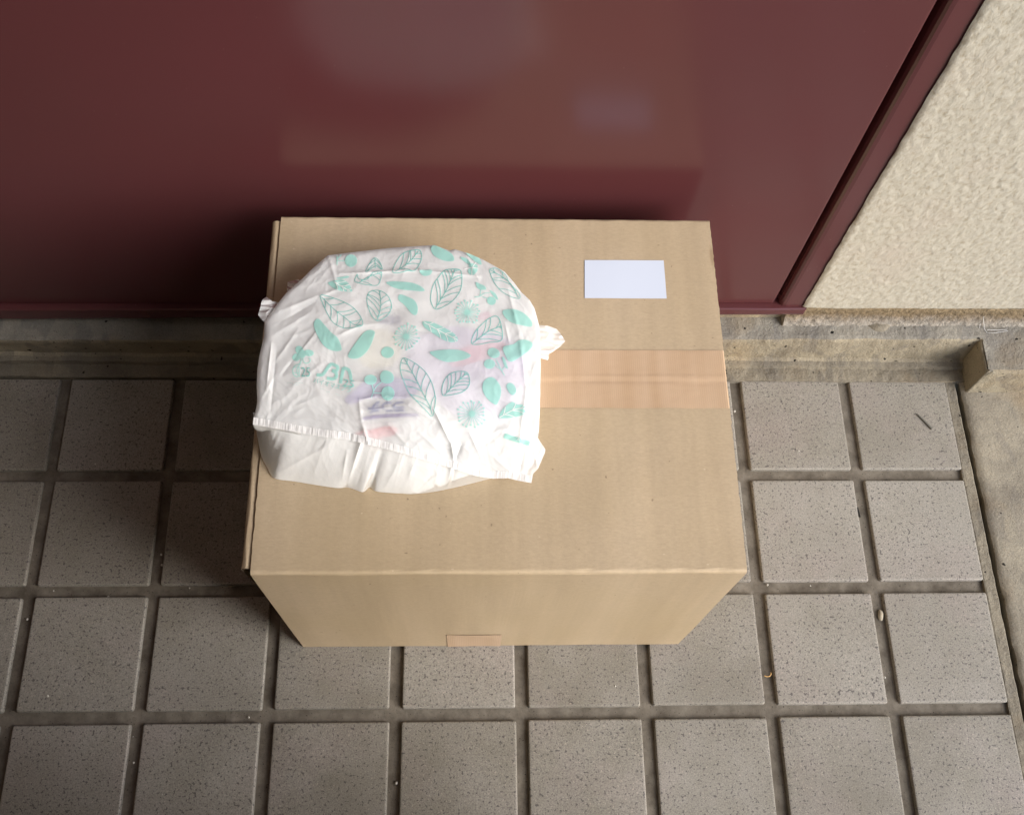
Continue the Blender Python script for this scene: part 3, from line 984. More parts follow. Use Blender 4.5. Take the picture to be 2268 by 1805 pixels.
def build_bag():
    c0 = at_z(890, 830, H)
    root = empty('plastic_bag', (float(c0[0]), float(c0[1]), H))
    tag(root, 'white plastic carrier bag printed with mint green leaves, lying full on the box', 'plastic bag')
    ctr = np.array([890., 800.])
    O = resample(HEM[:-1] + RIGHT[:-1] + LEFT[:-1], 640, True)
    # upper sheet
    rr = np.concatenate([np.linspace(.004, .9, 170), np.linspace(.905, 1, 30)])
    U = ctr[0] + (O[None, :, 0] - ctr[0]) * rr[:, None]
    V = ctr[1] + (O[None, :, 1] - ctr[1]) * rr[:, None]
    # round the shoulder towards the rim, except along the open hem
    ang_back = np.clip((960 - O[:, 1]) / 60, 0, 1)
    drop = 3.0 * np.exp(-(1 - rr)[:, None] / .014) * ang_back[None]
    mm = np.maximum(sheet_mm(U, V) - drop, 1.5)
    Pf = at_z(U, V, H + .0015 + mm / 1000)
    mb = MB()
    mb.grid(Pf, 0, closed=True, flip=True)
    pm = PR.mb
    # printed pattern lies in the same part
    for (v, f), k in zip(pm, PR.kind):
        mb.add(v, f, k)
    for v, f in WH.mb: mb.add(v, f, 2)
    mb.build('bag_flap', [FILM, PRINT, HEMM, PRINT2], root, smooth=True)
    # inner layer, side skirts and the lower front that shows below the hem
    mb = MB()
    U2 = ctr[0] + (U[::3, ::2] - ctr[0]) * .965
    V2 = ctr[1] + (V[::3, ::2] - ctr[1]) * .965
    mb.grid(at_z(U2, V2, H + .0008 + np.maximum(mm[::3, ::2] - 9.0, .4) / 1000), 0, closed=True, flip=True)
    rim = Pf[-1]
    sel = [i for i in range(len(O)) if ang_back[i] > .02]
    start = next(i for i in range(len(O)) if ang_back[i] > .02 and ang_back[i - 1] <= .02)
    order = []
    i = start
    while ang_back[i % len(O)] > .02 and len(order) < len(O):
        order.append(i % len(O)); i += 1
    R0 = rim[order]
    cen = at_z(890, 800, H)
    rows = []
    s = np.arange(len(order))
    for t in np.linspace(0, 1, 12):
        q = R0.copy()
        q[:, 2] = R0[:, 2] * (1 - t) + (H + .0022) * t
        inw = (cen[:2] - R0[:, :2])
        inw /= np.linalg.norm(inw, axis=1)[:, None]
        fold = .0016 * noise(s / 9.0, s * 0 + t * 1.2) * math.sin(math.pi * t) - .004 * math.sin(math.pi * t)
        q[:, :2] += inw * (.016 * t ** 1.3 + fold)[:, None]
        rows.append(q)
    mb.grid(np.array(rows), 0, flip=True)
    n, m = 330, 56
    top = resample([(x, y - 26) for x, y in HEM[:10]], n)
    bot = resample(smooth_open(BOTTOM, 3), n)
    t = np.linspace(0, 1, m)[:, None]
    U = top[None, :, 0] * (1 - t) + bot[None, :, 0] * t
    V = top[None, :, 1] * (1 - t) + bot[None, :, 1] * t
    htop = np.maximum(sheet_mm(top[:, 0], top[:, 1]) - 4.5, .8)[None]
    L = [(x0, y0, x1, y1, a * .5, w) for x0, y0, x1, y1, a, w in [(612, 1050, 720, 990, 3.0, 9), (640, 985, 720, 965, -1.5, 12), (722, 975, 705, 995, -2.2, 7), (600, 1000, 622, 960, 1.6, 8), (812, 1082, 830, 1040, 2.6, 8), (790, 1075, 800, 1045, -1.6, 8), (758, 1060, 768, 1000, 2.0, 6),
         (850, 1085, 880, 1030, 1.5, 9), (905, 1060, 915, 1030, 1.6, 7), (940, 1070, 985, 1045, 1.6, 8), (925, 1085, 960, 1050, -1.3, 8), (650, 1055, 780, 1030, 1.0, 14), (1000, 1065, 1040, 1052, 1.0, 6), (960, 1080, 972, 1045, 1.2, 6)]]
    prof = (1 - t ** 1.7)
    hh = htop * prof + (creases(U, V, L) + rough_mm(U, V) * .45 - .2) * np.sin(math.pi * np.clip(t * .94, 0, 1)) ** .6 * np.minimum(1, htop / 6) + .6
    mb.grid(at_z(U, V, H + .0012 + np.maximum(hh, .4) / 1000), 1)
    mb.build('bag_body', [FILM2, FILM2], root, smooth=True)
    # hem: folded welded strip along the flap's mouth, with small crimps
    mb = MB()
    for a, b in ((0, .345), (.352, 1.0)):
        hl = resample(HEM, 800)
        hl = hl[int(a * 799):int(b * 799) + 1]
        m = 10
        t = np.linspace(0, 1, m)[:, None]
        sarc = np.linspace(a, b, len(hl)) * 640
        U = hl[None, :, 0] + 4.0 * (1 - t) * 0 + 1.5 * (1 - t)
        V = hl[None, :, 1] - 15.5 * (1 - t) + 1.0 * t
        cr_ = .16 * noise(sarc / 3.2, sarc * 0 + 3)[None] + .4 * noise(sarc / 9, sarc * 0 + 8)[None] * np.sin(math.pi * t)
        sm = np.maximum(sheet_mm(hl[:, 0], hl[:, 1] - 15)[None] * (1 - t) + sheet_mm(hl[:, 0], hl[:, 1])[None] * t, 1.5)
        mb.grid(at_z(U, V, H + .0021 + (sm + cr_) / 1000), 0)
    mb.build('bag_hem', [HEMM], root, smooth=True)
    # tied handle ends
    def ear(poly, h0, h1, name, mat, seed, d, label=None):
        pts = resample(smooth_closed(poly, 3) if len(poly) > 40 else poly, 160, True)
        cc = pts.mean(0)
        q = np.linspace(.01, 1, 24)[:, None]
        U = cc[0] + (pts[None, :, 0] - cc[0]) * q
        V = cc[1] + (pts[None, :, 1] - cc[1]) * q
        x = ((U - cc[0]) * d[0] + (V - cc[1]) * d[1]) / 40
        y = ((U - cc[0]) * -d[1] + (V - cc[1]) * d[0])
        h = h0 + (h1 - h0) * np.clip(.5 + x * .6, 0, 1) + 5.0 * (.5 - np.abs(noise(y / 22 + seed, x * .6))) + 1.2 * noise(y / 8 + seed, x * 1.2)
        mb = MB()
        mb.grid(at_z(U, V, H + .001 + np.maximum(h, .6) / 1000), 0, closed=True)
        return mb.build(name, [mat], root, smooth=True)
    ear([(1185, 716), (1193.5, 720), (1214, 722), (1232.5, 728.7), (1240, 737), (1252, 755.6), (1242, 767), (1223, 780), (1216, 783.5), (1214, 798), (1199, 793.7), (1188, 790), (1180, 750)], 21, 15, 'bag_handle', FILM, 2.0, (1, .1))
    ear([(622, 672), (612, 669), (603, 668), (591, 658), (583, 662), (579, 669), (577, 680), (571.5, 697.5), (578, 706), (588, 717), (602, 712), (620, 690)], 41, 46, 'bag_handle', FILM, 7.0, (-1, .1))
    ear([(672, 618), (655, 620), (637, 625), (635, 652), (640, 660), (660, 640)], 20, 14, 'bag_corner', FILM, 4.0, (-1, -.5))
    return root


# ------------------------------------------------------------------ the printed pattern, traced shape by shape
class Printer:
    def __init__(s, off=.0004, fn=None):
        s.mb, s.off, s.fn, s.kind, s.line = [], off, fn or sheet, [], 1
    def put(s, G, F):
        tot = 0.0
        for f in F[:: max(1, len(F) // 40)]:
            a, b, c = G[f[0]], G[f[1]], G[f[2]]
            tot += (b[0] - a[0]) * (c[1] - a[1]) - (b[1] - a[1]) * (c[0] - a[0])
        s.mb.append((G, [f[::-1] for f in F] if tot < 0 else F))
        s.kind.append(s.line)
    def fill(s, poly, smooth=True, off=0.0):
        p = smooth_closed(poly, 3.5) if smooth else resample(poly, max(24, int(len(poly) * 8)), True)
        c = p.mean(0)
        n = len(p)
        rad = np.abs(p - c).max()
        k = max(3, int(rad / 4))
        q = np.linspace(0, 1, k + 1)[1:]
        U = c[0] + (p[None, :, 0] - c[0]) * q[:, None]
        V = c[1] + (p[None, :, 1] - c[1]) * q[:, None]
        G = s.fn(U, V, s.off + off).reshape(-1, 3)
        F = [[i * n + j, i * n + (j + 1) % n, (i + 1) * n + (j + 1) % n, (i + 1) * n + j] for i in range(k - 1) for j in range(n)]
        F.append(list(range(n))[::-1])
        s.put(G, F)
    def ellipse(s, cx, cy, rx, ry, rot=0, off=0.0):
        a = np.linspace(0, 2 * math.pi, 26, endpoint=False)
        cr_, sr = math.cos(rot), math.sin(rot)
        s.fill([(cx + rx * math.cos(x) * cr_ - ry * math.sin(x) * sr, cy + rx * math.cos(x) * sr + ry * math.sin(x) * cr_) for x in a], False, off)
    def stroke(s, pts, w, smooth=True, closed=False, off=0.0):
        p = smooth_closed(pts, 3) if (closed and smooth) else (smooth_open(pts, 3) if smooth and len(pts) > 2 else resample(pts, max(2, int(sum(math.dist(a, b) for a, b in zip(pts, pts[1:])) / 3) + 1)))
        if closed: p = np.vstack([p, p[:1]])
        d = np.gradient(p, axis=0)
        d /= np.linalg.norm(d, axis=1)[:, None] + 1e-9
        nrm = np.column_stack([-d[:, 1], d[:, 0]]) * w / 2
        A, B = p + nrm, p - nrm
        G = np.concatenate([s.fn(A[:, 0], A[:, 1], s.off + off), s.fn(B[:, 0], B[:, 1], s.off + off)])
        n = len(p)
        s.put(G, [[i, i + 1, n + i + 1, n + i] for i in range(n - 1)])
    def hit(s, poly, o, d):
        best = None
        for a, b in zip(poly, np.roll(poly, -1, 0)):
            e = b - a
            den = d[0] * e[1] - d[1] * e[0]
            if abs(den) < 1e-9: continue
            t = ((a[0] - o[0]) * e[1] - (a[1] - o[1]) * e[0]) / den
            k = ((a[0] - o[0]) * d[1] - (a[1] - o[1]) * d[0]) / den
            if t > .5 and 0 <= k <= 1 and (best is None or t < best): best = t
        return best
    def veins(s, poly, mid, nv, ang, w, off=0.0):
        P0 = smooth_closed(poly, 3)
        m = smooth_open(mid, 3) if len(mid) > 2 else resample(mid, 20)
        s.stroke(mid, w, off=off)
        L = len(m)
        for side in (1, -1):
            for q in range(nv):
                f = (q + .55 + (.18 if side > 0 else 0) + rng.uniform(-.12, .12)) / (nv + .3)
                i = min(L - 2, int(f * L))
                d = m[i + 1] - m[i]
                d /= np.linalg.norm(d) + 1e-9
                a = side * (ang + rng.uniform(-.1, .1))
                e = np.array([d[0] * math.cos(a) - d[1] * math.sin(a), d[0] * math.sin(a) + d[1] * math.cos(a)])
                t = s.hit(P0, m[i], e)
                if t is None or t < 3: continue
                end = m[i] + e * t
                bow = m[i] + e * t * .5 + np.array([-e[1], e[0]]) * -side * t * .06
                s.stroke([tuple(m[i]), tuple(bow), tuple(end)], w * .9, off=off)
    def leaf(s, poly, mid, nv=5, w=2.1, ang=.85):
        s.line = 3
        w *= .74
        s.stroke(poly, w, closed=True)
        s.veins(poly, mid, nv, ang, w)
        s.line = 1
    def text(s, body, cx, cy, height, angle, mirror=False, sx=1.0):
        cu = bpy.data.curves.new('lettering', 'FONT')
        cu.body = body
        cu.align_x, cu.align_y = 'CENTER', 'CENTER'
        cu.resolution_u = 3
        ob = bpy.data.objects.new('lettering', cu)
        COL.objects.link(ob)
        bpy.context.view_layer.update()
        me = bpy.data.meshes.new_from_object(ob.evaluated_get(bpy.context.evaluated_depsgraph_get()))
        if len(me.vertices):
            v = np.zeros(len(me.vertices) * 3)
            me.vertices.foreach_get('co', v)
            v = v.reshape(-1, 3)
            k = height
            x, y = v[:, 0] * k * sx * (-1 if mirror else 1), -v[:, 1] * k
            ca, sa = math.cos(angle), math.sin(angle)
            U, V = cx + x * ca - y * sa, cy + x * sa + y * ca
            s.put(s.fn(U, V, s.off + .0003), [list(p.vertices) for p in me.polygons])
        bpy.data.objects.remove(ob)
        bpy.data.curves.remove(cu)
        bpy.data.meshes.remove(me)
    def burst(s, cx, cy, R, n, a0, squash=1.0):
        s.ellipse(cx, cy, R * .22, R * .22 * squash)
        for k in range(n):
            a = a0 + 2 * math.pi * k / n + rng.uniform(-.05, .05)
            r = R * rng.choice([.82, .92, 1.0])
            c_, s_ = math.cos(a), math.sin(a) * squash
            s.stroke([(cx + R * .15 * c_, cy + R * .15 * s_), (cx + r * c_, cy + r * s_)], 1.3, False)
            s.ellipse(cx + r * c_, cy + r * s_, 2.4, 2.3)


PR = Printer()
WH = Printer(off=.0006)


def print_pattern():
    L = PR.leaf
    L(Z1([(972, 770), (1080, 785), (1250, 845), (1380, 920), (1460, 1010), (1505, 1100), (1500, 1150), (1440, 1165), (1330, 1185), (1230, 1170), (1130, 1110), (1060, 1000), (1005, 880)]), Z1([(985, 790), (1150, 950), (1280, 1050), (1400, 1140), (1490, 1145)]), 6, 2.1, .9)
    L(Z1([(1560, 790), (1590, 730), (1660, 705), (1740, 715), (1820, 770), (1865, 860), (1870, 930), (1830, 1010), (1750, 1070), (1690, 1090), (1630, 1040), (1590, 960), (1565, 870)]), Z1([(1690, 1085), (1735, 900), (1720, 712)]), 5, 2.1, .95)
    L(Z1([(1545, 470), (1590, 370), (1660, 295), (1725, 350), (1755, 440), (1715, 420), (1680, 395), (1630, 420)]), Z1([(1665, 425), (1662, 300)]), 3, 1.9, 2.3)
    L(Z1([(1405, 580), (1440, 500), (1455, 560), (1560, 565), (1640, 480), (1740, 470), (1735, 560), (1690, 640), (1560, 635), (1450, 610)]), Z1([(1460, 608), (1580, 535), (1740, 480)]), 4, 1.9, .9)
    L([(870, 597), (872, 604), (886, 604), (902, 600), (919, 599), (932, 579), (934, 564), (928, 554), (908, 556), (891, 563), (880, 577)], [(876, 602), (905, 582), (928, 556)], 4, 2.1, .7)
    L(Z2([(740, 417), (770, 470), (768, 600), (740, 690), (680, 770), (590, 840), (460, 890), (405, 810), (400, 720), (430, 600), (490, 510), (560, 430), (650, 412)]), Z2([(455, 880), (590, 650), (690, 415)]), 6, 2.2, .7)
    L(Z2([(1105, 415), (1190, 405), (1290, 480), (1330, 560), (1400, 640), (1455, 700), (1460, 760), (1370, 745), (1250, 680), (1170, 590), (1120, 490)]), Z2([(1450, 750), (1330, 560), (1110, 420)]), 4, 1.9, .7)
    L(Z2([(890, 1300), (900, 1220), (960, 1120), (1080, 1010), (1190, 975), (1240, 1080), (1245, 1255), (1100, 1285), (960, 1310)]), Z2([(900, 1295), (1080, 1160), (1240, 1090)]), 4, 2.3, .75)
    L(Z4([(35, 160), (50, 90), (80, 68), (150, 95), (250, 160), (340, 250), (400, 360), (430, 470), (440, 560), (405, 735), (330, 670), (220, 560), (130, 460), (70, 320), (40, 230)]), Z4([(400, 720), (375, 625), (300, 480), (210, 300), (80, 72)]), 6, 2.1, .75)
    L(Z4([(520, 490), (515, 420), (540, 330), (590, 265), (660, 230), (750, 222), (810, 240), (830, 300), (830, 370), (790, 430), (720, 470), (600, 495), (545, 500)]), Z4([(545, 495), (680, 350), (805, 240)]), 5, 2.2, .65)
    for poly, mid, nv in ((Z1([(1065, 610), (1150, 580), (1250, 570), (1320, 610), (1360, 670), (1370, 720), (1250, 715), (1160, 690), (1100, 650)]), Z1([(1140, 595), (1230, 650), (1345, 715)]), 3),
                          (Z2([(300, 1060), (310, 1035), (400, 1040), (480, 1070), (600, 1130), (690, 1190), (725, 1250), (700, 1278), (620, 1280), (540, 1250), (430, 1180), (330, 1110)]), Z2([(320, 1045), (510, 1150), (720, 1255)]), 4),
                          (Z4([(1170, 740), (1190, 690), (1240, 630), (1325, 570), (1370, 600), (1440, 605), (1480, 640), (1485, 690), (1440, 725), (1330, 755), (1180, 762)]), Z4([(1175, 752), (1350, 660), (1480, 645)]), 3)):
        PR.fill(poly)
        WH.veins(poly, mid, nv, .75, 1.9)
    F = PR.fill
    F(Z1([(1170, 550), (1320, 522), (1325, 545), (1230, 562)]))
    PR.ellipse(*Z1([(1358, 330)])[0], 13.6, 13.9)
    PR.stroke(Z1([(1180, 265), (1182, 385)]), 2, False)
    PR.stroke(Z1([(1185, 332), (1290, 332)]), 1.8, False)
    PR.stroke(Z1([(1182, 310), (1235, 255)]), 2.2, False)
    F([(855, 626), (868, 623.5), (885, 624), (910, 626), (930, 633), (940, 642), (936, 645.5), (910, 643.5), (885, 641), (865, 634)])
    F(Z2([(10, 740), (40, 712), (120, 740), (200, 780), (240, 850), (240, 930), (215, 962), (170, 940), (120, 880), (70, 825), (20, 785)]))
    F(Z1([(885, 1140), (940, 1062), (1020, 1140), (1100, 1230), (1190, 1310), (1235, 1420), (1230, 1468), (1130, 1470), (1030, 1420), (950, 1310)]))
    F(Z1([(1325, 1550), (1330, 1500), (1430, 1350), (1520, 1240), (1600, 1205), (1655, 1225), (1650, 1290), (1580, 1450), (1480, 1550), (1390, 1572)]))
    PR.ellipse(*Z1([(1820, 1490)])[0], 14.3, 12.7)
    F(Z2([(400, 170), (440, 128), (560, 175), (650, 230), (682, 300), (640, 320), (540, 305), (440, 250)]))
    F(Z2([(265, 425), (340, 422), (412, 420), (405, 465), (370, 490), (310, 490), (280, 465)]))
    F(Z2([(755, 265), (830, 285), (880, 340), (930, 350), (960, 380), (950, 440), (900, 485), (850, 460), (845, 420), (860, 380), (830, 340), (770, 300)]))
    F(Z2([(820, 218), (900, 245), (985, 290), (1003, 360), (940, 330), (880, 280)]))
    WH.stroke(Z2([(800, 410), (880, 395), (960, 400)]), 2.2)
    WH.stroke(Z2([(890, 490), (895, 400), (940, 330)]), 2)
    F(Z2([(935, 565), (1000, 595), (1040, 610), (1060, 655), (980, 655), (945, 620)]))
    F(Z2([(1100, 665), (1170, 700), (1205, 780), (1160, 750)]))
    PR.ellipse(*Z2([(1123, 790)])[0], 10.2, 9.2, .4)
    PR.stroke(Z2([(995, 655), (988, 720), (975, 742), (920, 744)]), 1.8)
    PR.stroke(Z2([(985, 738), (1040, 700), (1105, 695)]), 1.6)
    PR.stroke(Z2([(1010, 738), (1080, 762)]), 1.6, False)
    F(Z2([(1255, 915), (1310, 890), (1400, 890), (1500, 930), (1580, 1000), (1610, 1060), (1595, 1100), (1480, 1080), (1370, 1050), (1290, 990)]))
    F(Z2([(1265, 1340), (1390, 1305), (1450, 1260), (1540, 1255), (1610, 1290), (1610, 1340), (1540, 1410), (1420, 1490), (1340, 1515), (1290, 1440)]))
    F(Z2([(390, 1415), (420, 1390), (600, 1370), (760, 1380), (870, 1430), (860, 1465), (760, 1500), (610, 1520), (500, 1490)]))
    PR.ellipse(*Z2([(1150, 1412)])[0], 14, 11.2, .3)
    PR.ellipse(*Z2([(1100, 1543)])[0], 12.4, 10.8)
    PR.stroke(Z4([(1140, 85), (1170, 150), (1235, 272)]), 1.9)
    PR.stroke(Z4([(1130, 152), (1205, 212)]), 1.7, False)
    PR.stroke(Z4([(1205, 212), (1238, 165)]), 1.7, False)
    F(Z4([(1205, 70), (1222, 55), (1245, 95), (1275, 190), (1240, 170)]))
    F(Z4([(980, 410), (1000, 330), (1070, 288), (1130, 310), (1190, 400), (1190, 500), (1150, 595), (1120, 602), (1050, 550), (1000, 480)]))
    F(Z4([(1256, 385), (1300, 352), (1350, 385), (1370, 450), (1337, 497), (1290, 470)]))
    F(resample(Z4([(1240, 933), (1533, 1025), (1515, 1083), (1218, 988)]), 40, True), False)
    PR.ellipse(*Z3([(1460, 318)])[0], 14, 11.2)
    F(Z3([(1570, 270), (1600, 220), (1645, 212), (1700, 235), (1728, 285), (1715, 340), (1650, 362), (1585, 340)]))
    PR.ellipse(*Z3([(1660, 475)])[0], 14.6, 16)
    PR.stroke(Z3([(1478, 375), (1492, 450), (1468, 527)]), 2.2)
    PR.stroke(Z3([(1588, 345), (1530, 390), (1495, 450)]), 2)
    PR.stroke(Z3([(1490, 468), (1595, 474)]), 2, False)
    PR.burst(899.5, 745.5, 29, 21, .1)
    PR.burst(1035, 692, 29, 22, .2, .9)
    PR.burst(1045, 916.5, 32, 21, .15, .95)
    PR.line = 3
    for (x0, y0), (x1, y1) in zip(Z3([(545, 312), (500, 352), (590, 352), (560, 372), (885, 420), (950, 455), (1060, 480)]), Z3([(665, 318), (570, 356), (690, 358), (640, 376), (935, 432), (1000, 462), (1110, 498)])):
        n = int((x1 - x0) / 3.2)
        for q in range(n):
            PR.stroke([(x0 + (x1 - x0) * q / n, y0 + (y1 - y0) * q / n), (x0 + (x1 - x0) * (q + .45) / n, y0 + (y1 - y0) * (q + .45) / n)], .7, False)
    PR.line = 1
    # maker's marks: leaf and globe with 25, the bio-plastic mark
    PR.ellipse(*Z1([(705, 1462)])[0], 8.6, 10, -.6)
    PR.ellipse(*Z1([(823, 1498)])[0], 11, 7.4, .1)
    PR.ellipse(*Z1([(668, 1552)])[0], 9.6, 8.4, -.5)
    PR.ellipse(*Z1([(745, 1510)])[0], 7.5, 8.5)
    PR.stroke(Z1([(735, 1530), (728, 1590), (705, 1650)]), 2.2)
    PR.stroke(Z1([(752, 1540), (755, 1600), (790, 1632), (835, 1612), (845, 1585), (822, 1560)]), 2.0)
    PR.stroke(Z3([(655, 138), (600, 150), (565, 200), (575, 262), (622, 288)]), 1.9)
    PR.stroke(Z3([(640, 145), (612, 210), (628, 282)]), 1.6)
    PR.stroke(Z3([(636, 140), (640, 285)]), 1.6, False)
    PR.stroke(Z3([(572, 178), (640, 170)]), 1.4, False)
    PR.stroke(Z3([(568, 238), (640, 238)]), 1.4, False)
    PR.line = 3
    PR.text('25', *Z3([(713, 236)])[0], 30, .02, sx=.72)
    PR.line = 1
    PR.stroke(Z3([(838, 262), (900, 262), (935, 225), (985, 155), (1020, 140), (1075, 165), (1085, 190), (1060, 215), (1015, 212)]), 7.2)
    PR.stroke(Z3([(1015, 212), (1055, 232), (1068, 270), (1035, 308), (955, 300)]), 7.2)
    PR.stroke(Z3([(1112, 360), (1130, 270), (1150, 175)]), 7.4)
    PR.stroke(Z3([(1148, 180), (1200, 200), (1222, 240), (1236, 325)]), 7.2)
    PR.line = 3
    PR.text('25', *Z3([(1210, 365)])[0], 23, .2, sx=1.15)
    PR.text('バイオマスプラ', *Z3([(1020, 385)])[0], 13.5, .27, sx=.92)
    PR.stroke(Z3([(1195, 390), (1270, 395)]), 1.4, False)


print_pattern()
WH.text('A', *Z4([(1395, 1005)])[0], 11, .3)
build_bag()


# ------------------------------------------------------------------ food seen through the film
def build_food():
    c0 = at_z(920, 800, H)
    root = empty('food_container', (float(c0[0]), float(c0[1]), H))
    tag(root, 'white food tray with pink and violet wrapper showing faintly inside the plastic bag', 'food container')
    low = lambda u, v, off=0.0: at_z(u, v, H + .0015 + np.maximum(sheet_mm(u, v) * .35 + .65 * (sheet_mm(u, v) - creases(np.asarray(u, float), np.asarray(v, float)) - rough_mm(u, v)) - 3.8, 1.2) / 1000 + off)
    rim = smooth_closed([(735, 665), (900, 610), (1080, 640), (1160, 720), (1165, 900), (1120, 965), (1010, 985), (880, 965), (760, 930), (700, 850), (700, 740)], 8)
    pr = Printer(off=0, fn=low)
    pr.fill([tuple(p) for p in rim[::3]])
    mb = MB()
    for v, f in pr.mb: mb.add(v, f, 0)
    r3 = low(rim[:, 0], rim[:, 1])
    b3 = r3.copy()
    b3[:, 2] = H + .004
    b3[:, :2] += (c0[:2] - b3[:, :2]) * .12
    mb.grid(np.array([r3, r3 * .5 + b3 * .5, b3]), 0, closed=True, flip=True)
    mb.build('tray', [plain('white_tray', (.90, .89, .87), .4, .4, .3)], root, smooth=True)
    def patch(name, shapes, col, off):
        p = Printer(off=off, fn=low)
        for kind, pts, *w in shapes:
            if kind == 'f': p.fill(pts, True)
            elif kind == 'l': p.stroke(pts, w[0])
            else: p.text(pts[0], *pts[1], mirror=True)
        mb = MB()
        for v, f in p.mb: mb.add(v, f, 0)
        return mb.build(name, [plain(name + '_colour', col, .5)], root, smooth=True)
    patch('wrapper', [('f', [(905, 760), (960, 735), (1010, 722), (1110, 745), (1160, 780), (1155, 880), (1110, 935), (1020, 925), (960, 880), (915, 840)])], (.74, .66, .86), .0004)
    patch('pink_band', [('f', [(1000, 790), (1040, 765), (1110, 755), (1115, 775), (1060, 800), (1005, 812)]), ('f', [(1060, 700), (1078, 690), (1088, 698), (1078, 706), (1062, 708)])], (.86, .42, .58), .0008)
    patch('yellow_lid', [('f', [(790, 745), (840, 730), (880, 745), (885, 790), (850, 815), (800, 805)])], (.88, .82, .60), .0005)
    patch('violet_label', [('f', Z5([(1400, 430), (1750, 425), (2100, 420), (2120, 560), (1960, 760), (1700, 800), (1450, 790), (1150, 800), (900, 890), (800, 800), (1000, 620), (1150, 480)]))], (.60, .55, .78), .0006)
    patch('violet_stripe', [('l', Z5([(1110, 1140), (1300, 1105), (1550, 1085), (2060, 1070)]), 7.5)], (.20, .11, .42), .0010)
    patch('red_film', [('f', Z5([(955, 1380), (1200, 1335), (1500, 1265), (1680, 1290), (1650, 1400), (1450, 1460), (1250, 1480), (1100, 1440)]))], (.85, .06, .11), .0010)
    patch('wrapper_lettering', [('l', Z5([(1270, 1000), (1285, 920), (1320, 880), (1390, 850)]), 3.4), ('l', Z5([(1195, 962), (1405, 955)]), 3.6), ('l', Z5([(1290, 915), (1380, 905)]), 2.6), ('l', Z5([(1225, 1035), (1290, 1005), (1385, 998)]), 3.8),
                                ('l', Z5([(1448, 975), (1450, 900), (1490, 865), (1590, 858)]), 4.0), ('l', Z5([(1500, 1000), (1615, 1000)]), 4.0),
                                ('l', Z5([(1800, 850), (1670, 870), (1640, 945), (1812, 938)]), 3.8), ('l', Z5([(1640, 1000), (1815, 990)]), 3.8)], (.07, .09, .40), .0013)
    patch('date_print', [('t', ('消費期限', (760 + .11656 * 895, 660 + .11656 * 475, 12.0, .03))), ('t', ('製造所', (760 + .11656 * 950, 660 + .11656 * 380, 11.5, .03)))], (.10, .07, .32), .0013)


build_food()


# ------------------------------------------------------------------ small litter
def tube(pts, r0, r1, n=8):
    pts = np.array(pts, float)
    mb = MB()
    R = []
    for i, p in enumerate(pts):
        d = pts[min(i + 1, len(pts) - 1)] - pts[max(i - 1, 0)]
        d /= np.linalg.norm(d)
        a = np.cross(d, (0, 0, 1)); a /= np.linalg.norm(a) + 1e-9
        b = np.cross(a, d)
        f = i / (len(pts) - 1)
        r = r0 + (r1 - r0) * f
        R.append([p + r * (math.cos(k) * a + math.sin(k) * b) for k in np.linspace(0, 2 * math.pi, n, endpoint=False)])
    mb.grid(np.array(R), 0, closed=True)
    mb.add(np.array(R[0]), [list(range(n))])
    mb.add(np.array(R[-1]), [list(range(n))[::-1]])
    return mb


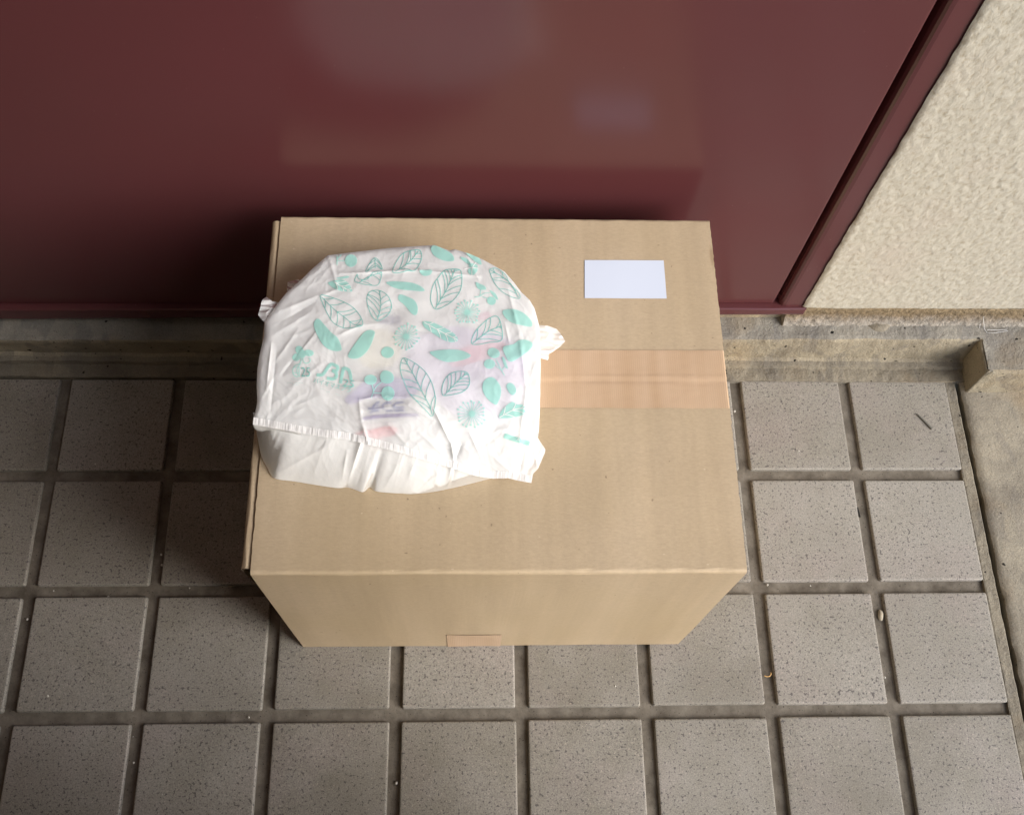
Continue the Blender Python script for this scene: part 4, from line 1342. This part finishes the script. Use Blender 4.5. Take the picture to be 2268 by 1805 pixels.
def litter():
    tw = plain('dry_needle', (.15, .145, .125), .7)
    a, b = at_z(2033, 918.5, .0014), at_z(2064, 950, .0014)
    pts = [a + (b - a) * t + np.array([.0006, -.0004, 0]) * math.sin(math.pi * t) for t in np.linspace(0, 1, 9)]
    tag(tube(pts, .0014, .0018).build('dry_leaf_stalk', [tw], smooth=True), 'short dark leaf stalk lying on the top right floor tile', 'leaf stalk')
    bl = plain('black_flake', (.01, .009, .008), .6)
    a, b = at_z(1899, 1124, -.001), at_z(1904, 1145, -.001)
    tag(tube([a + (b - a) * t for t in np.linspace(0, 1, 5)], .0012, .0016).build('black_flake', [bl], smooth=True), 'small black flake in the joint right of the box', 'flake')
    oc = plain('tan_fibre', (.55, .33, .12), .6)
    pts = [at_z(u, v, -.001) for u, v in ((1693, 1496), (1699, 1498), (1705, 1497), (1708, 1492), (1707, 1489))]
    tag(tube(pts, .0006, .0006, 6).build('curled_fibre', [oc], smooth=True), 'curled tan fibre in the joint near the lower right', 'fibre')
    wc = plain('white_dropping', (.36, .32, .24), .8)
    mb = MB()
    R = []
    c = at_z(1951, 1362, -.003)
    for t in np.linspace(0, math.pi / 2, 6):
        aa = np.linspace(0, 2 * math.pi, 18, endpoint=False)
        R.append(np.column_stack([c[0] + (.0034) * math.cos(t) * np.cos(aa) * (1 + .2 * np.sin(2 * aa)), c[1] + .0072 * math.cos(t) * np.sin(aa), np.full(18, c[2] - .001 + .003 * math.sin(t))]))
    mb.grid(np.array(R), 0, closed=True)
    tag(mb.build('pale_dropping', [wc], smooth=True), 'pale beige lump in the joint near the right edge', 'dropping')
    # cobweb threads at the wall foot
    th = plain('pale_thread', (.62, .62, .62), .6)
    mb = None
    lines = [[(2180, 690, .085), (2176, 702, .075), (2171, 715, .066), (2169, 727, .062), (2174, 735, .0615), (2180, 728, .062)], [(2181, 690, .085), (2178, 706, .074), (2180, 728, .0625), (2186, 737, .0615), (2205, 737, .0615), (2232, 733, .0615)], [(2186, 730, .0615), (2210, 731, .0615), (2230, 730, .0615)]]
    M_ = MB()
    for ln in lines:
        t = tube([at_z(u, v, z) for u, v, z in ln], .00035, .0003, 5)
        M_.add(np.concatenate(t.v), t.f)
    tag(M_.build('pale_thread', [th], smooth=True), 'loose whitish threads stuck to the wall foot at far right', 'thread')
    # grit
    gm = plain('white_grit', (.55, .53, .48), .7)
    M_ = MB()
    spots = [(877.6, 1733.8, -.003, 1.5), (105.7, 1541, .0005, 1.3), (60, 1371, -.004, 1.3), (1769, 999, .0005, 1.2), (1627, 911, -.003, 1.3), (1700, 1295, -.003, 1.2), (1795, 1297, -.003, .8), (2099, 1172, .0005, .8), (211, 1027.5, .0005, 1.1), (119, 1308, -.003, .8), (420, 1302, -.003, .8),
             (551, 1588, -.003, 1.0), (357, 1228, -.003, 1.2), (359, 1251, -.003, 1.6), (1363, 1519, .0005, .9), (492, 766, .02, 1.5), (296, 1688, -.003, 1.0), (240, 1322, -.003, 1.4), (1960, 1500, -.003, 1.1), (1645, 855, -.003, .9)]
    for _ in range(26):
        spots.append((rng.uniform(0, 2268), rng.uniform(860, 1805), .0004, rng.uniform(.25, .5)))
    for u, v, z, r in spots:
        c = at_z(u, v, z)
        if .32 < c[0] < .80 and .07 < c[1] < .47: continue
        n = 7
        aa = np.linspace(0, 2 * math.pi, n, endpoint=False)
        k = r * .001
        j = rng.uniform(.7, 1.3, (3, n))
        R = [np.column_stack([c[0] + k * s * np.cos(aa) * j[i], c[1] + k * s * 1.2 * np.sin(aa) * j[i], np.full(n, c[2] - .3 * k + k * h)]) for i, (s, h) in enumerate(((1, 0), (.9, .6), (.4, 1.0)))]
        F = [[i * n + q, i * n + (q + 1) % n, (i + 1) * n + (q + 1) % n, (i + 1) * n + q] for i in range(2) for q in range(n)] + [list(range(2 * n, 3 * n))]
        M_.add(np.concatenate(R), F)
    tag(M_.build('grit', [gm]), 'pale crumbs of grit scattered over the tiles', 'grit', kind='stuff')


litter()
